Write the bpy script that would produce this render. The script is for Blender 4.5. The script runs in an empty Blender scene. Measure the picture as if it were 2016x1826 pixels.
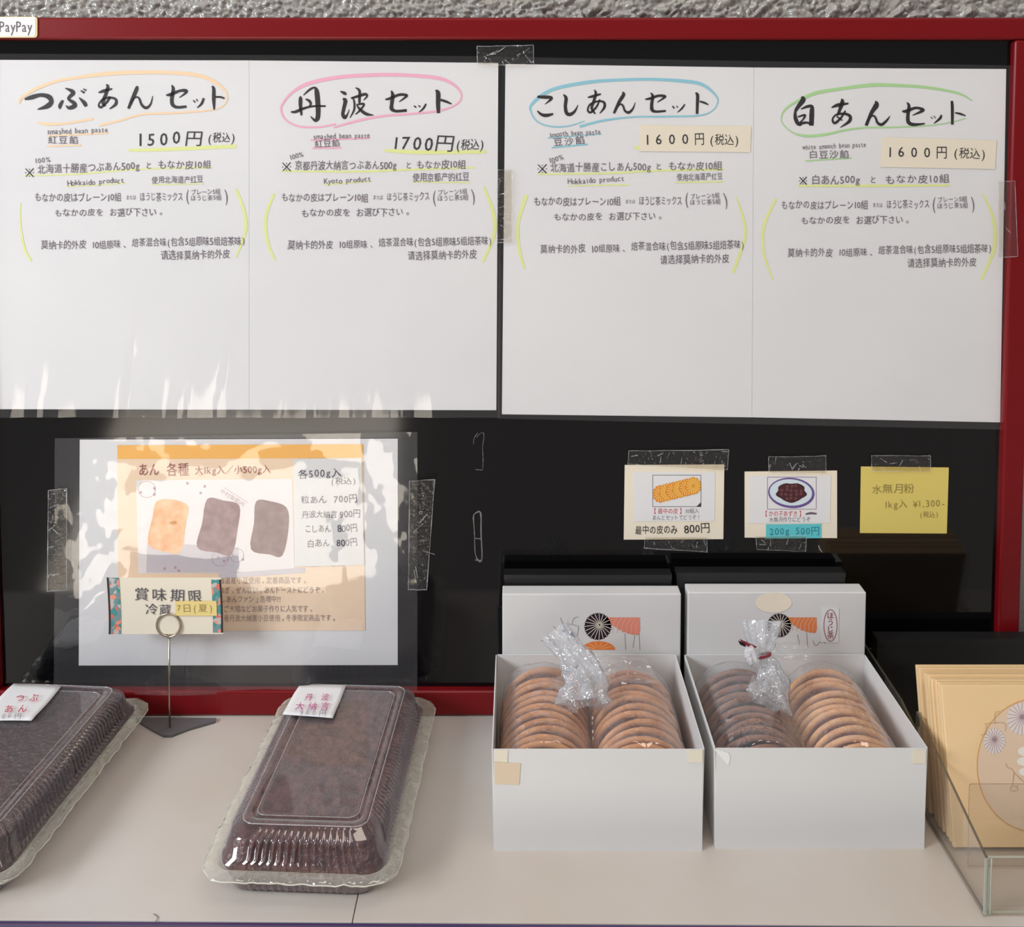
import bpy, math, random
from mathutils import Vector, Matrix, noise
R = random.Random(7)
S = bpy.context.scene
col = S.collection

# ------------------------------------------------------------------ camera
F, TP, PX, PY, HC = 1950.0, .059, 1019.0, 386.0, .493     # focal length in pixels, tan(pitch), principal point, height above the counter
P_ = math.atan(TP); CC, SS = math.cos(P_), math.sin(P_)
cam = bpy.data.cameras.new('camera'); co = bpy.data.objects.new('camera', cam); col.objects.link(co)
co.location = (0, 0, HC); co.rotation_euler = (math.pi/2 - P_, 0, 0)
cam.sensor_fit = 'HORIZONTAL'; cam.sensor_width = 36; cam.lens = F/2016*36
cam.shift_x = -(PX-1008)/2016; cam.shift_y = (PY-913)/2016
cam.clip_start = .01; S.camera = co

# ------------------------------------------------------------------ world, sun, daylight, exposure
w = bpy.data.worlds.new('world'); S.world = w; w.use_nodes = True
bg = w.node_tree.nodes['Background']
bg.inputs[0].default_value = (.86, .90, 1.0, 1); bg.inputs[1].default_value = .34
def light(name, kind, loc, target, energy, color, **k):
    l = bpy.data.lights.new(name, kind); o = bpy.data.objects.new(name, l); col.objects.link(o)
    l.energy = energy; l.color = color
    for a, b in k.items(): setattr(l, a, b)
    o.location = loc
    o.rotation_euler = (Vector(target)-Vector(loc)).to_track_quat('-Z', 'Y').to_euler()
    return o
light('sun', 'SUN', (0, 0, 4), (-.7, -2.0, 0), 30, (1, .97, .92), angle=.009)          # behind the shop wall, lights the street only
light('daylight_left', 'AREA', (-1.75, -.45, 1.10), (-.05, .75, .10), 42, (.91, .955, 1), shape='RECTANGLE', size=.75, size_y=.6)
light('warm_fill_light', 'AREA', (.25, .05, 1.75), (.0, .7, .1), 11, (1, .88, .75), shape='RECTANGLE', size=1.3, size_y=.5)  # added warm fill from above, softens and warms the shadows
S.view_settings.view_transform = 'Standard'; S.view_settings.look = 'None'
S.view_settings.gamma = 1; S.view_settings.use_curve_mapping = False
S.view_settings.exposure = -0.16
S.cycles.transparent_max_bounces = 32
S.cycles.max_bounces = 8
S.cycles.sample_clamp_indirect = 6

# ------------------------------------------------------------------ helpers
def lin(c):
    return tuple(((v/255)/12.92 if v/255 <= .04045 else ((v/255+.055)/1.055)**2.4) for v in c)
def ray(x, y):
    u = (x-PX)/F; v = (PY-y)/F
    return Vector((u, CC+v*SS, -SS+v*CC))
def wy(x, y, Y):            # photo pixel -> point on a vertical plane at depth Y
    d = ray(x, y); t = Y/d.y
    return Vector((d.x*t, Y, HC+d.z*t))
def wz(x, y, Z=0.):         # photo pixel -> point on a horizontal plane at height Z
    d = ray(x, y); t = (Z-HC)/d.z
    return Vector((d.x*t, d.y*t, Z))
def wx(x, y, X):            # photo pixel -> point on the side plane at X
    d = ray(x, y); t = X/d.x
    return Vector((X, d.y*t, HC+d.z*t))

def nodes(m):
    m.use_nodes = True; return m.node_tree.nodes, m.node_tree.links
def mat(name, c, rough=.6, metal=0, spec=.5, bump=None, var=None, coat=0, sss=0, trans=0):
    """c: sRGB 0-255. bump=(scale, strength, distance); var=(scale, second colour, amount)"""
    m = bpy.data.materials.new(name); n, l = nodes(m); b = n['Principled BSDF']
    b.inputs['Base Color'].default_value = (*lin(c), 1)
    b.inputs['Roughness'].default_value = rough; b.inputs['Metallic'].default_value = metal
    b.inputs['Specular IOR Level'].default_value = spec
    b.inputs['Coat Weight'].default_value = coat; b.inputs['Coat Roughness'].default_value = .04
    tc = n.new('ShaderNodeTexCoord')
    if var:
        t = n.new('ShaderNodeTexNoise'); t.inputs['Scale'].default_value = var[0]; t.inputs['Detail'].default_value = 4
        l.new(tc.outputs['Object'], t.inputs['Vector'])
        r = n.new('ShaderNodeValToRGB'); r.color_ramp.elements[0].position = .5-.5/var[2]*.4; r.color_ramp.elements[1].position = .5+.5/var[2]*.4
        r.color_ramp.elements[0].color = (*lin(c), 1); r.color_ramp.elements[1].color = (*lin(var[1]), 1)
        l.new(t.outputs['Fac'], r.inputs[0]); l.new(r.outputs[0], b.inputs['Base Color'])
    if bump:
        t = n.new('ShaderNodeTexNoise'); t.inputs['Scale'].default_value = bump[0]; t.inputs['Detail'].default_value = 3
        l.new(tc.outputs['Object'], t.inputs['Vector'])
        bp = n.new('ShaderNodeBump'); bp.inputs['Strength'].default_value = bump[1]; bp.inputs['Distance'].default_value = bump[2]
        l.new(t.outputs['Fac'], bp.inputs['Height']); l.new(bp.outputs[0], b.inputs['Normal'])
    return m
def film(name, haze=.04, edge=.1, gloss=1.6, rough=.04, bump=None, tint=(255, 255, 255), hazec=(235, 235, 240)):
    """clear thin plastic: transparent + fresnel gloss + a little milky haze that grows at grazing angles"""
    m = bpy.data.materials.new(name); n, l = nodes(m); n.clear()
    out = n.new('ShaderNodeOutputMaterial'); tr = n.new('ShaderNodeBsdfTransparent'); tr.inputs[0].default_value = (*lin(tint), 1)
    df = n.new('ShaderNodeBsdfDiffuse'); df.inputs[0].default_value = (*lin(hazec), 1)
    gl = n.new('ShaderNodeBsdfGlossy'); gl.inputs['Roughness'].default_value = rough
    lw = n.new('ShaderNodeLayerWeight'); lw.inputs[0].default_value = .5      # Facing = 1-|cos|, the same from both sides
    mm = n.new('ShaderNodeMath'); mm.operation = 'MULTIPLY_ADD'; mm.inputs[1].default_value = edge; mm.inputs[2].default_value = haze
    pw = n.new('ShaderNodeMath'); pw.operation = 'POWER'; pw.inputs[1].default_value = 2; l.new(lw.outputs['Facing'], pw.inputs[0]); l.new(pw.outputs[0], mm.inputs[0])
    m1 = n.new('ShaderNodeMixShader'); l.new(mm.outputs[0], m1.inputs[0]); l.new(tr.outputs[0], m1.inputs[1]); l.new(df.outputs[0], m1.inputs[2])
    fr = n.new('ShaderNodeLayerWeight'); fr.inputs[0].default_value = .5
    p5 = n.new('ShaderNodeMath'); p5.operation = 'POWER'; p5.inputs[1].default_value = 5; l.new(fr.outputs['Facing'], p5.inputs[0])
    m3 = n.new('ShaderNodeMath'); m3.operation = 'MULTIPLY_ADD'; m3.use_clamp = True; m3.inputs[1].default_value = .7; m3.inputs[2].default_value = .04*gloss; l.new(p5.outputs[0], m3.inputs[0])
    m2 = n.new('ShaderNodeMixShader'); l.new(m3.outputs[0], m2.inputs[0]); l.new(m1.outputs[0], m2.inputs[1]); l.new(gl.outputs[0], m2.inputs[2])
    l.new(m2.outputs[0], out.inputs[0])
    if bump:
        tc = n.new('ShaderNodeTexCoord'); t = n.new('ShaderNodeTexNoise'); t.inputs['Scale'].default_value = bump[0]; t.inputs['Detail'].default_value = 2
        mp = n.new('ShaderNodeMapping')
        if len(bump) > 3: mp.inputs['Scale'].default_value = bump[3]
        l.new(tc.outputs['Object'], mp.inputs[0]); l.new(mp.outputs[0], t.inputs['Vector'])
        bp = n.new('ShaderNodeBump'); bp.inputs['Strength'].default_value = bump[1]; bp.inputs['Distance'].default_value = bump[2]
        l.new(t.outputs['Fac'], bp.inputs['Height'])
        for q in (gl, fr): l.new(bp.outputs[0], q.inputs['Normal'])
    return m

def tag(o, label=None, cat=None, group=None, kind=None):
    for k, v in (('label', label), ('category', cat), ('group', group), ('kind', kind)):
        if v: o[k] = v
    return o
def thing(name, loc, label, cat, group=None, rot=0, kind=None):
    o = bpy.data.objects.new(name, None); col.objects.link(o); o.empty_display_size = .02
    o.location = loc; o.rotation_euler = (0, 0, rot)
    return tag(o, label, cat, group, kind)
def part(name, V, Fc, m, parent=None, smooth=False, world=True, fm=None, label=None):
    """ONE mesh object; V in world coordinates (parents are unrotated) unless world=False"""
    off = Vector(parent_loc(parent)) if (parent is not None and world) else Vector((0, 0, 0))
    me = bpy.data.meshes.new(name)
    me.from_pydata([tuple(Vector(v)-off) for v in V], [], Fc)
    ms = m if isinstance(m, (list, tuple)) else [m]
    for q in ms: me.materials.append(q)
    if fm:
        for i, k in enumerate(fm): me.polygons[i].material_index = k
    if smooth: me.polygons.foreach_set('use_smooth', [True]*len(me.polygons))
    me.update()
    o = bpy.data.objects.new(name, me); col.objects.link(o); o.parent = parent
    if label: o['label'] = label
    return o
def parent_loc(p):
    v = Vector((0, 0, 0))
    while p is not None: v += p.location; p = p.parent
    return v
class B:                     # collects shapes for one mesh
    def __init__(s): s.V = []; s.F = []; s.M = []
    def add(s, V, Fc, k=0):
        n = len(s.V); s.V += [Vector(v) for v in V]; s.F += [tuple(i+n for i in f) for f in Fc]; s.M += [k]*len(Fc); return s
    def box(s, a, b, k=0):
        x0, y0, z0 = a; x1, y1, z1 = b
        return s.add([(x0,y0,z0),(x1,y0,z0),(x1,y1,z0),(x0,y1,z0),(x0,y0,z1),(x1,y0,z1),(x1,y1,z1),(x0,y1,z1)],
                     [(0,3,2,1),(4,5,6,7),(0,1,5,4),(1,2,6,5),(2,3,7,6),(3,0,4,7)], k)
    def slab(s, q, n, k=0):  # four corners + thickness vector
        q = [Vector(v) for v in q]; n = Vector(n)
        return s.add(q+[v+n for v in q], [(0,1,2,3),(7,6,5,4),(0,4,5,1),(1,5,6,2),(2,6,7,3),(3,7,4,0)], k)
    def poly(s, q, k=0): return s.add(q, [tuple(range(len(q)))], k)
    def tube(s, pts, r, seg=8, k=0, caps=True):
        pts = [Vector(p) for p in pts]; n0 = len(s.V); rr = r if hasattr(r, '__len__') else [r]*len(pts)
        up = Vector((0, 0, 1)); V = []
        for i, p in enumerate(pts):
            t = (pts[min(i+1, len(pts)-1)]-pts[max(i-1, 0)]).normalized()
            a = t.cross(up); a = t.cross(Vector((1, 0, 0))) if a.length < .1 else a
            a.normalize(); b = t.cross(a).normalized()
            if i and (a.dot(pa) < 0): a, b = -a, -b
            pa = a
            V += [p+(a*math.cos(2*math.pi*j/seg)+b*math.sin(2*math.pi*j/seg))*rr[i] for j in range(seg)]
        Fc = [(i*seg+j, i*seg+(j+1) % seg, (i+1)*seg+(j+1) % seg, (i+1)*seg+j) for i in range(len(pts)-1) for j in range(seg)]
        if caps: Fc += [tuple(range(seg))[::-1], tuple(range((len(pts)-1)*seg, len(pts)*seg))]
        return s.add(V, Fc, k)
    def obj(s, name, m, parent=None, **k): return part(name, s.V, s.F, m, parent, fm=s.M if any(s.M) else None, **k)
def struct(o): o['kind'] = 'structure'; return o
def bevel(o, wd, seg=2):
    m = o.modifiers.new('bevel', 'BEVEL'); m.width = wd; m.segments = seg; m.limit_method = 'ANGLE'; return o
def grid_px(c4, Y, nx, nz, fn):
    """grid between four photo corners (tl,tr,br,bl) on the plane Y; fn(s,t,p) -> how far it stands out towards the room"""
    a, b, c, d = [wy(*q, Y) for q in c4]; V = []
    for j in range(nz+1):
        for i in range(nx+1):
            s, t = i/nx, j/nz
            p = (a*(1-s)+b*s)*(1-t)+(d*(1-s)+c*s)*t
            V.append(p+Vector((0, -fn(s, t, p), 0)))
    return V, [(j*(nx+1)+i, (j+1)*(nx+1)+i, (j+1)*(nx+1)+i+1, j*(nx+1)+i+1) for j in range(nz) for i in range(nx)]
def sheet(c4, Y, th=.00018): # thin sheet of paper whose front is at Y
    b = B(); b.slab([wy(*q, Y) for q in (c4[0], c4[3], c4[2], c4[1])], (0, th, 0)); return b

# ---- lettering: glyphs from Blender's own font, one mesh per block of writing
_g = {}
def glyph(ch, bold=0.):
    if ord(ch) > 0x4dff: bold = 0.
    k = (ch, bold)
    if k not in _g:
        c = bpy.data.curves.new('glyph', 'FONT'); c.body = ch; c.size = 1; c.resolution_u = 2; c.align_x = 'LEFT'; c.offset = bold
        o = bpy.data.objects.new('glyph', c); col.objects.link(o)
        bpy.context.view_layer.update()
        me = bpy.data.meshes.new_from_object(o)
        _g[k] = ([(v.co.x, v.co.y) for v in me.vertices], [tuple(p.vertices) for p in me.polygons])
        bpy.data.objects.remove(o); bpy.data.curves.remove(c); bpy.data.meshes.remove(me)
    return _g[k]
v0 = glyph('国')[0]; EM = (max(v[0] for v in v0)-min(v[0] for v in v0))/.92; MID = (max(v[1] for v in v0)+min(v[1] for v in v0))/2
def wid(ch):
    if ch in 'ilI1.,|!': return .38
    if ch in 'mw%': return .8
    return .56 if ord(ch) < 256 else 1.
class Ink:
    """writing and drawing on a plane; P maps photo pixels to points of that plane"""
    def __init__(s, P): s.P = P; s.b = B()
    def text(s, t, x0, y0, x1, y1, h, bold=0., jit=.04, shear=.0, thin=1.):
        tot = sum(wid(c) for c in t); ln = math.hypot(x1-x0, y1-y0); ux, uy = (x1-x0)/ln, (y1-y0)/ln; pos = 0
        for c in t:
            wd = wid(c)
            if c not in ' \u3000':
                V, Fc = glyph(c, bold)
                xs = [v[0] for v in V]; cx = (min(xs)+max(xs))/2 if xs else 0
                # cell width in px; squash a full-width glyph if the line is written narrow
                cell = ln*wd/tot; k = h/EM; kx = min(k*1.1, cell*.90/wd/EM) if wd == 1 else min(k*.95, cell*1.0/wd/EM)
                mx = x0+ux*(pos+wd/2)*ln/tot; my = y0+uy*(pos+wd/2)*ln/tot
                a = R.gauss(0, jit); ca, sa = math.cos(a), math.sin(a); sc = 1+R.gauss(0, jit*.8)
                oy = R.gauss(0, jit*.8)*h
                Q = []
                for (gx, gy) in V:
                    X = ((gx-cx)*kx+(gy-MID)*k*shear)*sc; Yy = -(gy-MID)*k*sc
                    X, Yy = X*ca-Yy*sa, X*sa+Yy*ca
                    X, Yy = X*ux-Yy*uy, X*uy+Yy*ux
                    Q.append(s.P(mx+X, my+Yy+oy))
                s.b.add(Q, Fc)
            pos += wd
        return s
    def stroke(s, pts, k=0, sc=1, ox=0, oy=0, wk=1., n=7, rough=0.):
        pts = [(ox+p[0]/sc, oy+p[1]/sc, (p[2] if len(p) > 2 else pts[0][2])/sc*wk) for p in pts]
        Q = []
        for i in range(len(pts)-1):
            p0, p1, p2, p3 = pts[max(i-1, 0)], pts[i], pts[i+1], pts[min(i+2, len(pts)-1)]
            for j in range(n):
                t = j/n
                Q.append([.5*((2*p1[a])+(-p0[a]+p2[a])*t+(2*p0[a]-5*p1[a]+4*p2[a]-p3[a])*t*t+(-p0[a]+3*p1[a]-3*p2[a]+p3[a])*t**3) for a in range(3)])
        Q.append(list(pts[-1]))
        V = []
        for i, q in enumerate(Q):
            a, b = Q[max(i-1, 0)], Q[min(i+1, len(Q)-1)]
            dx, dy = b[0]-a[0], b[1]-a[1]; L = math.hypot(dx, dy) or 1; h = max(q[2], .3)/2*(1+R.uniform(-rough, rough))
            nx, ny = -dy/L*h, dx/L*h
            V += [s.P(q[0]+nx, q[1]+ny), s.P(q[0]-nx, q[1]-ny)]
        s.b.add(V, [(2*i, 2*i+1, 2*i+3, 2*i+2) for i in range(len(Q)-1)], k)
        return s
    def ell(s, cx, cy, rx, ry, k=0, n=28, wob=0., rot=0):
        Q = []
        for i in range(n):
            a = 2*math.pi*i/n; q = 1+wob*math.cos(a*n/2*.5)
            x, y = rx*math.cos(a)*q, ry*math.sin(a)*q
            Q.append(s.P(cx+x*math.cos(rot)-y*math.sin(rot), cy+x*math.sin(rot)+y*math.cos(rot)))
        s.b.poly(Q, k); return s
    def quad(s, pts, k=0): s.b.poly([s.P(*p) for p in pts], k); return s
    def obj(s, name, m, parent, **kw):
        o = s.b.obj(name, m, parent, **kw)
        if name in FINE: o['kind'] = 'stuff'
        return o
FINE = {'pen_lettering', 'small_lettering', 'price_lettering', 'photo_details', 'handwritten_prices', 'tape_crease', 'yellow_highlighter_marks', 'wafer_ribs', 'wheel_spokes_print', 'fine_lines_print',
        'cloud_lines_print', 'orange_fan_lines_print', 'bean_picture', 'grey_lettering', 'red_lettering', 'picture_frame_line', 'marker_lettering', 'pencil_lettering', 'handwriting', 'tape_residue',
        'lettering', 'title_lettering', 'slip_lettering', 'brush_lettering', 'red_stamp', 'orange_highlighter_marks', 'pink_highlighter_marks', 'blue_highlighter_marks', 'green_highlighter_marks', 'wheel_print', 'white_cloud_print', 'photo_tray'}
def onY(Y): return lambda x, y: wy(x, y, Y)

# ------------------------------------------------------------------ materials
M = {}
M['counter'] = mat('white_laminate', (208, 202, 196), .38, var=(5, (199, 188, 177), 1.2), bump=(9, .12, .002))  # tan second tone stands in for the warm shadow between the packs
M['edge'] = mat('dark_edge_trim', (70, 52, 96), .4)
M['cabinet'] = mat('cabinet_front', (120, 110, 104), .6)
M['lacquer'] = mat('black_lacquer', (9, 9, 11), .07, spec=.5)
M['red'] = mat('dark_red_lacquer', (118, 14, 20), .32, spec=.3)
M['plaster'] = mat('grey_textured_plaster', (158, 156, 150), .22, spec=.6, bump=(260, .25, .002))
M['paper'] = mat('white_paper', (232, 231, 232), .7, var=(6, (226, 225, 227), 1))
M['cream'] = mat('cream_paper', (238, 228, 208), .7)
M['ink'] = mat('brush_ink', (22, 12, 22), .5)
M['pen'] = mat('pen_ink', (104, 90, 102), .6)
M['penblack'] = mat('black_marker', (34, 28, 34), .6)
M['grey'] = mat('grey_pencil', (140, 134, 140), .7)
M['faint'] = mat('faint_pencil', (170, 158, 120), .8)
M['hl_y'] = mat('yellow_highlighter', (230, 236, 156), .7)
M['hl_o'] = mat('orange_highlighter', (250, 216, 176), .7)
M['hl_p'] = mat('pink_highlighter', (244, 176, 202), .7)
M['hl_b'] = mat('blue_highlighter', (140, 200, 216), .7)
M['hl_g'] = mat('green_highlighter', (172, 216, 150), .7)
M['film'] = film('laminating_film', .022, .1, 1.3, .05, bump=(40, .25, .004))
M['filmA'] = film('rippled_laminating_film', .022, .1, 1.5, .05, bump=(60, .16, .004, (1, 1, .16)))
M['filmP'] = film('poster_film', .04, .1, 1.9, .04, bump=(30, .22, .006))
M['tape'] = film('clear_tape', .022, .1, 1.1, .10, bump=(160, .8, .004), tint=(240, 236, 228))
M['tapeedge'] = film('tape_edge', .30, .2, 2.0, .2, bump=(200, .9, .004))
M['plastic'] = film('clear_plastic_pack', .012, .30, 2.4, .05)
M['flange'] = film('clear_plastic_rim', .20, .7, 3.0, .10, bump=(90, .7, .005), hazec=(225, 222, 205))
M['bead'] = film('crease_highlight', .22, .3, 4, .08)  # whitish haze paints the highlight on the lid creases
M['beadlight'] = film('rim_highlight_film', .55, .3, 4, .1, hazec=(240, 238, 222))  # brighter haze paints the highlight along the rim
M['bag'] = film('clear_cellophane', .05, .35, 2.8, .10, bump=(75, .6, .006))
M['bagneck'] = film('bunched_cellophane', .26, .6, 2.6, .10, bump=(120, .8, .006), hazec=(225, 228, 234))
M['card'] = mat('white_cardboard', (224, 223, 222), .55, var=(5, (218, 217, 217), 1))
M['cardin'] = mat('inside_cardboard', (214, 202, 190), .75)
M['blackbox'] = mat('black_cardboard', (26, 26, 27), .45)
M['wafer'] = mat('pale_wafer', (218, 156, 102), .75, var=(60, (198, 132, 80), 1.4), bump=(300, .35, .001))
M['waferP'] = mat('cream_wafer', (234, 182, 134), .75, var=(60, (216, 156, 104), 1.4), bump=(300, .35, .001))
M['waferB'] = mat('roasted_wafer', (156, 108, 84), .75, var=(60, (124, 80, 60), 1.4), bump=(300, .35, .001))
M['acryl'] = film('clear_acrylic', .015, .05, 1.5, .02, tint=(252, 251, 249))
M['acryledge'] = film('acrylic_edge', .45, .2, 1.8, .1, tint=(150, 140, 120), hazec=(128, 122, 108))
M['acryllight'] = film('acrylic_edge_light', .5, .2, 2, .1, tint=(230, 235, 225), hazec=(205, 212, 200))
M['envelope'] = mat('cream_envelope', (240, 206, 160), .65, var=(8, (234, 202, 148), 1))
M['metal'] = mat('steel_wire', (190, 178, 160), .25, metal=1)
M['magenta'] = mat('magenta_print', (176, 40, 120), .6)
M['redprint'] = mat('red_print', (196, 40, 62), .6)
M['maroon'] = mat('maroon_print', (150, 70, 70), .6)

# ------------------------------------------------------------------ setting
YR, YP = .8164, .8240        # front of the frame rails, face of the black panel
def bumpy(x, z):
    k = .35+.65*min(1, max(0, (x+.12)/.16))
    p = Vector((x*70, z*105, 0)); d, _ = noise.voronoi(p+noise.noise_vector(p*.6)*1.3)
    return .010*k*min(.55, d[1]-d[0])+.0035*(1-.6*k)*noise.noise(Vector((x*230, z*300, 3)))+.0016*noise.noise(Vector((x*420, z*420, 3)))
def make_wall():
    b = B(); X0, X1, Z0, Z1 = -.50, .50, .575, .66; nx, nz = 900, 70; V = []
    for j in range(nz+1):
        for i in range(nx+1):
            x = X0+(X1-X0)*i/nx; z = Z0+(Z1-Z0)*j/nz
            V.append((x, .842-bumpy(x, z), z))
    b.add(V, [(j*(nx+1)+i, j*(nx+1)+i+1, (j+1)*(nx+1)+i+1, (j+1)*(nx+1)+i) for j in range(nz) for i in range(nx)])
    b.box((-1.4, .846, -.85), (1.2, .92, 1.25))
    return b.obj('wall_back', M['plaster'], smooth=True)
struct(make_wall())
M['street'] = mat('shade_toned_ground', (40, 38, 37), .8, bump=(20, .3, .01))  # dark tone stands in for shade over the street ground
M['pale'] = mat('sun_toned_paving', (212, 208, 200), .8, var=(2, (196, 188, 178), 1.5))  # paleness stands in for the sunlit part of the ground
M['facade'] = mat('street_facade', (40, 39, 40), .8)
g = B(); g.box((-9, -10, -.90), (9, .92, -.85)); g = struct(g.obj('floor', M['street']))
g = B(); g.slab([(-1.20, -.50, -.849), (-.30, -.50, -.849), (-.60, -3.3, -.849), (-2.0, -3.3, -.849)], (0, 0, .006)); o = g.obj('sunlit_paving_patch', M['pale']); struct(o); o.name = 'added_sunlit_paving'  # added unseen paving patch, shaped for its reflection in the board and flyer
g = B(); g.box((-9, -10, -.85), (9, -9.8, 4.5)); struct(g.obj('wall_front', M['facade']))

# counter: two laminate boards with a hairline seam, edge trim, front
ct = thing('counter', (0, .70, 0), 'white laminate shop counter under the packs and boxes, hairline seam at left', 'counter')
xs = wz(697, 1800).x
def top_poly(x0, x1):
    def yf(x): return .5945-.008*x
    b = B(); b.slab([(x0, yf(x0), 0), (x1, yf(x1), 0), (x1, .8235, 0), (x0, .8235, 0)][::-1], (0, 0, -.022)); return b
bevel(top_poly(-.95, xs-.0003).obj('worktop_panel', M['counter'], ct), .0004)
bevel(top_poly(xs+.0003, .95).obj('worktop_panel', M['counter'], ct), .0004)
b = B(); b.slab([(-.95, .6021-.0004, -.0006), (.95, .5869-.0004, -.0006), (.95, .5869-.0024, -.0006), (-.95, .6021-.0024, -.0006)][::-1], (0, 0, -.03)); b.obj('edge_trim', M['edge'], ct)
b = B(); b.box((-.95, .64, -.85), (.95, .8235, -.0225)); b.obj('cabinet_body', M['cabinet'], ct)

# display board
bd = thing('display_board', (0, YP, .3), 'black lacquered notice board with a dark red wooden frame', 'notice board')
zt0, zt1 = wy(1000, 78, YR).z, wy(1000, 34, YR).z
xr0 = wy(1999, 90, YR).x; xr1 = xr0+.0185; xl0 = wy(-18, 900, YR).x; zb = wy(1000, 1362, YR).z
b = B(); b.box((xl0-.012, YP, .002), (xr1-.004, .834, zt1-.003)); b.obj('black_panel', M['lacquer'], bd)
def rail(a, c): return bevel(B().box(a, c).obj('frame_rail', M['red'], bd), .0022, 3)
rail((xl0-.0185, YR, zt0), (xr1, .836, zt1)); rail((xl0-.0185, YR, .0006), (xr1, .836, zb))
rail((xr0, YR+.0002, zb+.0001), (xr1, .836, zt0-.0001)); rail((xl0-.0185, YR+.0002, zb+.0001), (xl0, .836, zt0-.0001))
k = Ink(onY(YP-.0002))                                     # old tape marks left on the black panel
def loop(pts, w_=1.3):
    k.stroke([(x, y, w_*R.uniform(.6, 1.4)) for x, y in pts], n=4, rough=.35)
loop([(938, 862), (948, 852), (953, 858), (950, 880), (951, 905), (950, 925)]); loop([(936, 925), (950, 926)]); loop([(932, 875), (934, 862), (941, 853)])
loop([(934, 1012), (946, 1010), (947, 1050), (949, 1095), (945, 1106), (936, 1092), (934, 1050), (932, 1020), (934, 1012)], 2.2); loop([(934, 1060), (948, 1062)], 2); loop([(935, 1103), (948, 1104)], 2)
k.obj('tape_residue', film('residue', .16, .1, 1.5, .3), bd)

# payment card on the top rail
pc = thing('payment_sign', wy(30, 73, YR-.0006), 'white rounded card with grey lettering on the top red rail', 'sign')
def rrect_px(x0, y0, x1, y1, r, Y, th, nseg=5):
    P = []
    for cx, cy, a0 in ((x1-r, y0+r, -90), (x1-r, y1-r, 0), (x0+r, y1-r, 90), (x0+r, y0+r, 180)):
        for i in range(nseg+1):
            a = math.radians(a0+90*i/nseg); P.append((cx+r*math.cos(a), cy+r*math.sin(a)))
    V = [wy(*p, Y) for p in P]; n = len(V); b = B()
    b.add(V+[v+Vector((0, th, 0)) for v in V], [tuple(range(n))[::-1], tuple(range(n, 2*n))]+[(i, (i+1) % n, (i+1) % n+n, i+n) for i in range(n)]); return b
rrect_px(-80, 33, 73, 74, 6, YR-.0012, .0010).obj('backing', mat('pale_yellow_border', (246, 232, 170), .5), pc)
rrect_px(-80, 34, 70, 72, 5, YR-.0016, .0003).obj('face', M['paper'], pc)
Ink(onY(YR-.0018)).text('PayPay', -2, 52, 64, 52, 27, jit=0).obj('lettering', mat('sign_grey', (90, 84, 88), .6), pc)

# ------------------------------------------------------------------ the two big laminated menus
def body(k, dx, dy):
    T = k.text
    T('もなかの皮はプレーン10組', 67+dx, 389+dy, 239+dx, 389+dy, 17); T('または', 248+dx, 389+dy, 268+dx, 389+dy, 9)
    T('ほうじ茶ミックス', 275+dx, 388+dy, 360+dx, 387+dy, 17)
    T('(', 364+dx, 384+dy, 374+dx, 384+dy, 30); T(')', 440+dx, 384+dy, 450+dx, 383+dy, 30)
    T('プレーン5組', 376+dx, 379+dy, 434+dx, 377+dy, 11); T('ほうじ茶5組', 375+dx, 391+dy, 436+dx, 389+dy, 11)
    T('もなかの皮を', 106+dx, 420+dy, 204+dx, 418+dy, 15); T('お選び下さい。', 215+dx, 419+dy, 324+dx, 417+dy, 16)
    T('莫纳卡的外皮', 80+dx, 483+dy, 170+dx, 482+dy, 17); T('10组原味、', 181+dx, 482+dy, 252+dx, 481+dy, 16)
    T('焙茶混合味(包含5组原味5组焙茶味)', 259+dx, 478+dy, 483+dx, 474+dy, 17); T('请选择莫纳卡的外皮', 316+dx, 504+dy, 453+dx, 501+dy, 18)
def strokes(k, L, sc, ox, oy, wk=1., **kw):
    for st in L: k.stroke(st, 0, sc, ox, oy, wk, **kw)
TA = [[(85,300,18),(150,282,42),(230,262,34),(300,278,45),(325,320,42),(290,362,45),(200,392,8)],
 [(450,200,8),(500,220,30),(522,245,38),(490,278,30),(482,300,25),(530,335,35),(532,362,42),(485,378,30),(455,355,6)],
 [(430,310,20),(405,355,35),(402,388,14)],[(575,285,8),(620,330,35),(640,365,28)],[(590,222,10),(625,242,22)],[(612,206,8),(640,220,16)],
 [(750,240,10),(800,225,30),(875,205,12)],[(820,165,10),(835,190,28),(815,260,32),(790,330,30),(815,362,12)],
 [(855,275,20),(830,320,22),(775,372,22),(752,350,16),(790,300,18),(850,285,20),(905,300,22),(905,345,28),(850,388,10)],
 [(1095,180,10),(1095,205,35),(1060,290,34),(1020,385,24)],[(1035,340,10),(1080,285,14),(1115,290,18),(1140,350,22),(1180,378,26),(1220,345,18),(1240,270,6)],
 [(1360,262,12),(1400,258,30),(1480,225,24),(1535,222,30),(1540,240,22),(1480,285,8)],[(1410,172,10),(1425,210,30),(1412,300,34),(1420,350,32),(1460,372,26),(1545,366,22)],
 [(1605,310,12),(1625,330,10)],[(1632,298,10),(1648,320,8)],[(1700,290,20),(1680,340,22),(1640,378,8)],
 [(1775,180,14),(1790,210,30),(1790,300,32),(1795,395,14)],[(1800,280,16),(1850,280,18),(1888,293,14)]]
OA = [[(35,340,18),(60,285,24),(200,200,28),(380,135,26),(530,108,26),(800,72,36),(1100,57,34),(1400,60,32),(1650,85,34),(1800,145,30),(1900,235,16),(1900,330,12),(1780,395,14),(1400,425,18),(1150,435,18),(950,490,18),(760,535,24)],
 [(200,510,14),(300,525,26),(450,518,20),(600,495,20),(700,478,20)]]
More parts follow.
